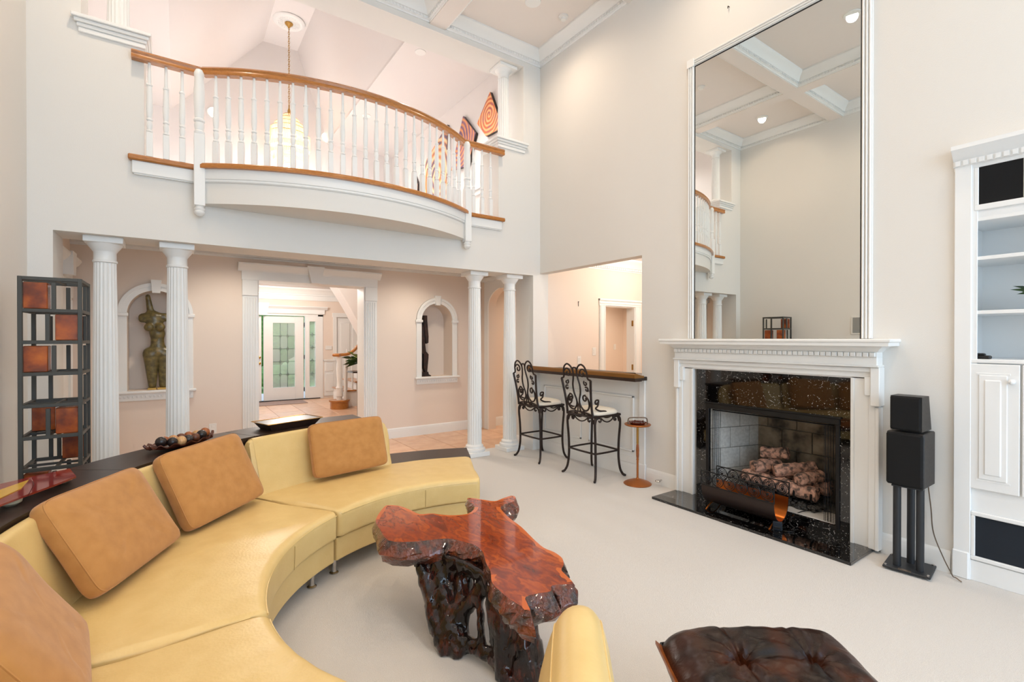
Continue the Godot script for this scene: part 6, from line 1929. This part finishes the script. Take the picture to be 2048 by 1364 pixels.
# ---------- tower shelf ----------
func etagere() -> void:
	var x0 := -0.79; var x1 := -0.515; var d0 := 4.13; var d1 := 4.47
	var o := at((x0 + x1) / 2, 0, (d0 + d1) / 2)
	var t := thing("tower_shelf", "tall dark steel tower shelf with amber resin blocks against the left wall", "shelf", o)
	var hx := (x1 - x0) / 2; var hz := (d1 - d0) / 2
	var b := 0.011
	var top := 1.885; var step := 0.198
	for sx in [-1, 1]:
		for sz in [-1, 1]:
			obj("post", S().box(Vector3(sx * hx - b, 0, sz * hz - b), Vector3(sx * hx + b, top, sz * hz + b), 0.002), M.shelf_steel, t)
	var levels := 10
	for i in levels:
		var y := top - b - i * step
		if y < 0.02: break
		var fr := S()
		for sz in [-1, 1]: fr.box(Vector3(-hx, y - b, sz * hz - b * 0.9), Vector3(hx, y + b, sz * hz + b * 0.9), 0.002)
		for sx in [-1, 1]: fr.box(Vector3(sx * hx - b * 0.9, y - b, -hz), Vector3(sx * hx + b * 0.9, y + b, hz), 0.002)
		# cross bars under the blocks
		var off: float = 0.02 if i % 2 == 0 else -0.02
		fr.box(Vector3(off - 0.008, y - 0.007, -hz), Vector3(off + 0.008, y + 0.007, hz))
		fr.box(Vector3(-hx, y - 0.007, off - 0.008), Vector3(hx, y + 0.007, off + 0.008))
		obj("tier_frame", fr, M.shelf_steel, t)
	# uprights and amber blocks: tier, x side, z side (front is +z)
	var blocks := [[0, -1, 1], [1, 1, 1], [2, -1, 1], [4, 1, 1], [4, -1, -1], [5, 1, -1], [6, -1, 1], [7, 1, 1], [8, -1, 1], [1, 1, -1], [5, 1, 1]]
	for q in blocks:
		if q[0] == 5 and q[2] == 1: continue
		var yb: float = top - 2 * b - (q[0] + 1) * step + b
		var yt: float = yb + step - 2 * b + 0.002
		var cx: float = q[1] * hx * 0.5 + q[1] * 0.004; var cz: float = q[2] * hz * 0.5 + q[2] * 0.02
		obj("amber_block", S().box(Vector3(cx - 0.056, yb + 0.012, cz - 0.05), Vector3(cx + 0.056, yt - 0.002, cz + 0.05), 0.004), M.amber, t)
		var ux: float = -q[1] * 0.002 + (0.012 if q[1] < 0 else -0.012)
		obj("upright", S().box(Vector3(ux - b, yb, q[2] * hz - b * 0.8), Vector3(ux + b, yt, q[2] * hz + b * 0.8), 0.002), M.shelf_steel, t)
	for i in 9:
		var yb: float = top - 2 * b - (i + 1) * step + b
		var ux := 0.035 if i % 2 == 0 else -0.055
		obj("upright", S().box(Vector3(ux - b, yb, -hz - b * 0.8), Vector3(ux + b, yb + step - 2 * b, -hz + b * 0.8), 0.002), M.shelf_steel, t)
		obj("upright", S().box(Vector3(hx - b * 0.8, yb, -0.03 - b), Vector3(hx + b * 0.8, yb + step - 2 * b, -0.03 + b), 0.002), M.shelf_steel, t)

# ---------- loudspeaker and small things ----------
func speaker_and_small() -> void:
	var st := thing("speaker_stand", "black three post loudspeaker stand on a flat plate beside the bookcase", "speaker stand", at(3.905, 0, 1.075), 0.12)
	obj("base_plate", S().box(Vector3(-0.12, 0.012, -0.12), Vector3(0.12, 0.026, 0.12), 0.003), M.stand_black, st)
	for sx in [-1, 1]:
		for sz in [-1, 1]: obj("spike", S().lathe([Vector2(0.002, 0.0), Vector2(0.008, 0.012), Vector2(0.008, 0.034), Vector2(0.004, 0.036)], 12, Vector3(sx * 0.105, 0, sz * 0.105)), M.chrome, st)
	for p in [[-0.055, -0.055], [-0.05, 0.06], [0.05, 0.0]]:
		obj("post", S().lathe([Vector2(0.0215, 0.026), Vector2(0.0215, 0.545)], 24, Vector3(p[0], 0, p[1])), M.stand_black, st)
	obj("top_plate", S().box(Vector3(-0.09, 0.545, -0.08), Vector3(0.09, 0.555, 0.08), 0.002), M.stand_black, st)
	obj("name_plate", S().box(Vector3(-0.1205, 0.024, -0.04), Vector3(-0.10, 0.028, 0.025)), M.pewter, st)
	var lo := thing("speaker_box", "black loudspeaker bass cabinet with cloth grille on the post stand", "speaker", at(3.915, 0.555, 1.075), 0.0)
	obj("cabinet", S().box(Vector3(-0.10, 0.0, -0.097), Vector3(0.115, 0.345, 0.097), 0.006), M.speaker_oak, lo)
	obj("grille", S().box(Vector3(-0.122, 0.004, -0.095), Vector3(-0.098, 0.341, 0.095), 0.014), M.black_cloth, lo)
	var hi := thing("tweeter_box", "small tapered black loudspeaker head standing on the bass cabinet", "speaker", at(3.905, 0.90, 1.072), 0.0)
	for z in [-0.05, 0.05]: obj("foot", S().lathe([Vector2(0.012, 0.0), Vector2(0.012, 0.012)], 12, Vector3(0.0, 0, z)), M.black_plastic, hi)
	obj("cabinet", S().extrude(pv2([-0.085, 0.012, 0.10, 0.012, 0.05, 0.232, -0.085, 0.232]), 0.162, Transform3D(Basis(), Vector3(0, 0, -0.081))), M.speaker_oak, hi)
	obj("grille", S().box(Vector3(-0.104, 0.014, -0.08), Vector3(-0.083, 0.232, 0.08), 0.012), M.black_cloth, hi)
	var cb := obj("speaker_cable", S().tube(curve([at(4.025, 0.62, 1.02), at(4.035, 0.40, 1.0), at(4.03, 0.24, 0.985), at(4.01, 0.10, 0.93), at(3.99, 0.03, 0.89), at(3.975, 0.012, 0.875), at(3.96, 0.016, 0.86), at(3.945, 0.006, 0.83)], 8), 0.0035, 6), M.pewter)
	tag(cb, "thin grey speaker cable trailing from the cabinet to the floor", "cable")
	# in-wall panel seen in the mirror
	var pn := thing("wall_speaker", "grey rectangular in wall speaker panel on the left wall seen in the mirror", "speaker", at(XL, 1.72, 3.06))
	obj("frame", S().box(Vector3(0, -0.15, -0.2), Vector3(0.012, 0.15, 0.2), 0.004), M.cream_paint, pn)
	obj("grille", S().box(Vector3(0.006, -0.125, -0.175), Vector3(0.016, 0.125, 0.175), 0.002), M.grille_grey, pn)
	sculptures()

func sculptures() -> void:
	# female torso in the left niche
	var t := thing("torso_sculpture", "polished olive bronze female torso sculpture with a tall neck in the niche", "sculpture", at(-0.20, 0.9, 7.09))
	obj("plinth", S().box(Vector3(-0.09, 0, -0.06), Vector3(-0.005, 0.022, 0.06), 0.003).box(Vector3(0.002, 0, -0.06), Vector3(0.10, 0.022, 0.06), 0.003), M.brass_plinth, t)
	var bones := [
		[Vector3(-0.085, 1.10, 0.0), Vector3(-0.055, 0.88, 0.0), 0.024, 0.038], [Vector3(-0.055, 0.88, 0.0), Vector3(-0.03, 0.80, 0.0), 0.038, 0.05],
		[Vector3(-0.13, 0.855, 0.0), Vector3(0.075, 0.865, 0.0), 0.038, 0.038], [Vector3(-0.14, 0.82, 0.01), Vector3(-0.13, 0.85, 0.0), 0.03, 0.035], [Vector3(0.09, 0.84, 0.01), Vector3(0.075, 0.86, 0.0), 0.032, 0.036],
		[Vector3(-0.03, 0.84, -0.005), Vector3(0.005, 0.66, 0.0), 0.085, 0.072], [Vector3(0.005, 0.66, 0.0), Vector3(0.005, 0.56, 0.0), 0.062, 0.056], [Vector3(0.005, 0.56, 0.0), Vector3(0.01, 0.47, -0.005), 0.06, 0.08],
		[Vector3(-0.065, 0.43, 0.0), Vector3(0.085, 0.43, 0.0), 0.07, 0.07],
		[Vector3(-0.055, 0.40, 0.0), Vector3(-0.045, 0.05, 0.0), 0.078, 0.040], [Vector3(0.075, 0.40, 0.0), Vector3(0.06, 0.05, 0.0), 0.078, 0.042]]
	var f := func(p: Vector3) -> float:
		var s := Vector3(p.x, p.y, p.z * 1.25)
		var d := 1e9
		for i in 9:
			var b: Array = bones[i]
			d = smin(d, cap(s, b[0], b[1], b[2], b[3]), 0.035)
		var l := minf(cap(s, bones[9][0], bones[9][1], bones[9][2], bones[9][3]), cap(s, bones[10][0], bones[10][1], bones[10][2], bones[10][3]))
		d = smin(d, l, 0.02)
		for c in [Vector3(-0.075, 0.735, 0.075), Vector3(0.035, 0.74, 0.075)]: d = smin(d, s.distance_to(c) - 0.048, 0.018)
		d = -smin(-d, s.distance_to(Vector3(-0.005, 0.585, 0.072)) - 0.013, 0.012)
		return maxf(d, 0.02 - p.y)
	obj("body", nets(f, Vector3(-0.22, 0.0, -0.13), Vector3(0.20, 1.15, 0.15), 0.0095), M.bronze_stone, t, 65.0)
	# dark abstract standing figure in the right niche
	var a := thing("abstract_sculpture", "dark carved wood abstract standing figure in the arched niche", "sculpture", at(3.23, 0.9, 7.08))
	var u := func(l: Array) -> PackedVector2Array:    # zoomed outline to metres
		var p := PackedVector2Array()
		for i in range(0, l.size(), 2): p.append(Vector2((l[i] - 245.0) * 0.00119, (1180.0 - l[i + 1]) * 0.00119))
		return p
	var ex := func(l: Array, z0: float, z1: float, called: String) -> void:
		obj(called, S().extrude(u.call(l), z1 - z0, Transform3D(Basis(), Vector3(0, 0, z0))), M.ebony, a, 25.0)
	ex.call([222, 365, 270, 365, 272, 440, 290, 640, 288, 730, 262, 742, 246, 690, 236, 560, 224, 490], -0.035, 0.05, "head_slab")
	ex.call([200, 505, 226, 497, 238, 560, 248, 700, 250, 760, 262, 850, 240, 885, 212, 880, 190, 830, 183, 720, 190, 580], -0.06, 0.03, "torso_slab")
	ex.call([210, 430, 224, 430, 228, 500, 215, 495], -0.02, 0.03, "face_ledge")
	ex.call([222, 880, 262, 850, 292, 885, 290, 940, 280, 1030, 272, 1120, 245, 1128, 225, 1060, 222, 960], -0.04, 0.045, "leg_block")
	ex.call([205, 895, 226, 885, 222, 1000, 214, 1060, 216, 1128, 205, 1130], -0.05, 0.0, "rear_leg")
	ex.call([200, 1128, 285, 1118, 292, 1150, 330, 1172, 318, 1180, 190, 1180], -0.06, 0.05, "foot_block")

# ---------- things on the console ----------
func console_things() -> void:
	var cy := 0.81
	# leaf dish with turned wooden balls
	var c := ring(2.17, 130.6, cy)
	var dir := (ring(2.17, 127.0, cy) - ring(2.17, 134.5, cy)).normalized()
	var turn := atan2(-dir.z, dir.x)
	var dish := thing("leaf_dish", "carved leaf shaped wooden dish with a wavy rim on the console", "dish", c, turn)
	var rows := []
	for j in 8:
		var w := j / 7.0
		var row := PackedVector3Array()
		for k in 64:
			var a := TAU * k / 64
			var rx := 0.045 + 0.175 * w; var rz := 0.02 + 0.085 * w
			var wave := 0.010 * sin(a * 14.0) * w * w
			row.append(Vector3(cos(a) * rx, 0.008 + 0.034 * w * w + wave, -sin(a) * rz))
		rows.append(row)
	for j in range(7, -1, -1):
		var row := PackedVector3Array()
		for p in rows[j]: row.append(p + Vector3(0, -0.006, 0))
		rows.append(row)
	obj("bowl", S().rows(rows, false, true), M.leaf_dish, dish, 50.0)
	for e in [-1, 1]:
		obj("stem", S().tube(curve([Vector3(e * 0.2, 0.03, 0), Vector3(e * 0.225, 0.04, 0.004), Vector3(e * 0.24, 0.058, -0.004)], 4), [0.012, 0.011, 0.010, 0.010, 0.010, 0.009, 0.009, 0.008, 0.008], 8), M.leaf_dish, dish)
	var rng := RandomNumberGenerator.new(); rng.seed = 21
	var balls := [[-0.135, 0.0, "nut_black"], [-0.09, 0.035, "nut_black"], [-0.085, -0.03, "nut_rust"], [-0.04, 0.045, "nut_pale"], [-0.03, -0.03, "nut_tan"], [0.015, 0.04, "nut_black"], [0.025, -0.03, "nut_brown"], [0.07, 0.035, "nut_brown"], [0.08, -0.03, "nut_rust"], [0.12, 0.03, "nut_black"], [0.13, -0.02, "nut_pale"], [0.165, 0.01, "nut_rust"]]
	var told := {"nut_black": "near black turned wooden ball in the leaf dish", "nut_rust": "rust red turned wooden ball in the leaf dish", "nut_pale": "pale blond turned wooden ball in the leaf dish", "nut_tan": "tan turned wooden ball in the leaf dish", "nut_brown": "deep brown turned wooden ball in the leaf dish"}
	for q in balls:
		var r := rng.randf_range(0.027, 0.031)
		var local := Vector3(q[0], 0.016 + r + 0.02 * pow(q[0] / 0.18, 2.0), q[1])
		var o := obj("wooden_ball", S().ball(Vector3.ZERO, Vector3(r, r * 1.02, r), 18, 12), M[q[2]], null, 70.0)
		o.position = c + Basis(Vector3.UP, turn) * local
		tag(o, told[q[2]], "ball", "turned wooden balls in the leaf dish")
	# flared brass tray
	var b := ring(2.15, 109.5, cy)
	var d2 := (ring(2.15, 106.0, cy) - ring(2.15, 113.0, cy)).normalized()
	var tr := thing("brass_tray", "rectangular flared brass tray with mirror inside on the console", "tray", b, atan2(-d2.z, d2.x))
	var A := []
	for e in [[0.175, 0.085, 0.0], [0.21, 0.115, 0.05], [0.225, 0.128, 0.054], [0.222, 0.125, 0.058], [0.165, 0.075, 0.012]]:
		A.append(PackedVector3Array([Vector3(e[0], e[2], e[1]), Vector3(e[0], e[2], -e[1]), Vector3(-e[0], e[2], -e[1]), Vector3(-e[0], e[2], e[1])]))
	obj("body", S().rows(A.slice(0, 3), false, true), M.wenge, tr, 20.0)
	obj("rim", S().rows(A.slice(1, 5), false, true), M.brass, tr, 20.0)
	# red and yellow glass plate on two stone feet
	var p := ring(2.17, 155.0, cy)
	var d3 := (ring(2.17, 150.0, cy) - ring(2.17, 160.0, cy)).normalized()
	var gl := thing("glass_plate", "red and yellow fused glass plate raised on round stone feet", "plate", p, atan2(-d3.z, d3.x))
	var gy := 0.032
	obj("red_panel", S().extrude(pv2([-0.30, -0.13, 0.02, -0.14, 0.12, -0.09, -0.02, 0.02, -0.16, 0.10, -0.30, 0.10]), 0.008, Transform3D(Basis(Vector3(1, 0, 0), Vector3(0, 0, 1), Vector3(0, -1, 0)), Vector3(0, gy + 0.008, 0))), M.red_glass, gl)
	obj("red_tip", S().extrude(pv2([0.122, -0.09, 0.26, -0.02, 0.10, 0.11, -0.02, 0.11, -0.158, 0.102, -0.018, 0.022]), 0.008, Transform3D(Basis(Vector3(1, 0, 0), Vector3(0, 0, 1), Vector3(0, -1, 0)), Vector3(0, gy + 0.008, 0))), M.red_glass, gl)
	obj("yellow_inlay", S().extrude(pv2([-0.29, -0.06, 0.06, -0.055, -0.08, 0.015, -0.29, 0.05]), 0.003, Transform3D(Basis(Vector3(1, 0, 0), Vector3(0, 0, 1), Vector3(0, -1, 0)), Vector3(0, gy + 0.0115, 0))), M.yellow_glass, gl)
	for q in [[-0.18, 0.05], [0.14, 0.03]]:
		obj("stone_foot", S().lathe([Vector2(0.018, 0.0), Vector2(0.034, 0.012), Vector2(0.036, 0.024), Vector2(0.03, 0.032), Vector2(0.0, 0.032)], 20, Vector3(q[0], 0, q[1])), M.stone_foot, gl)
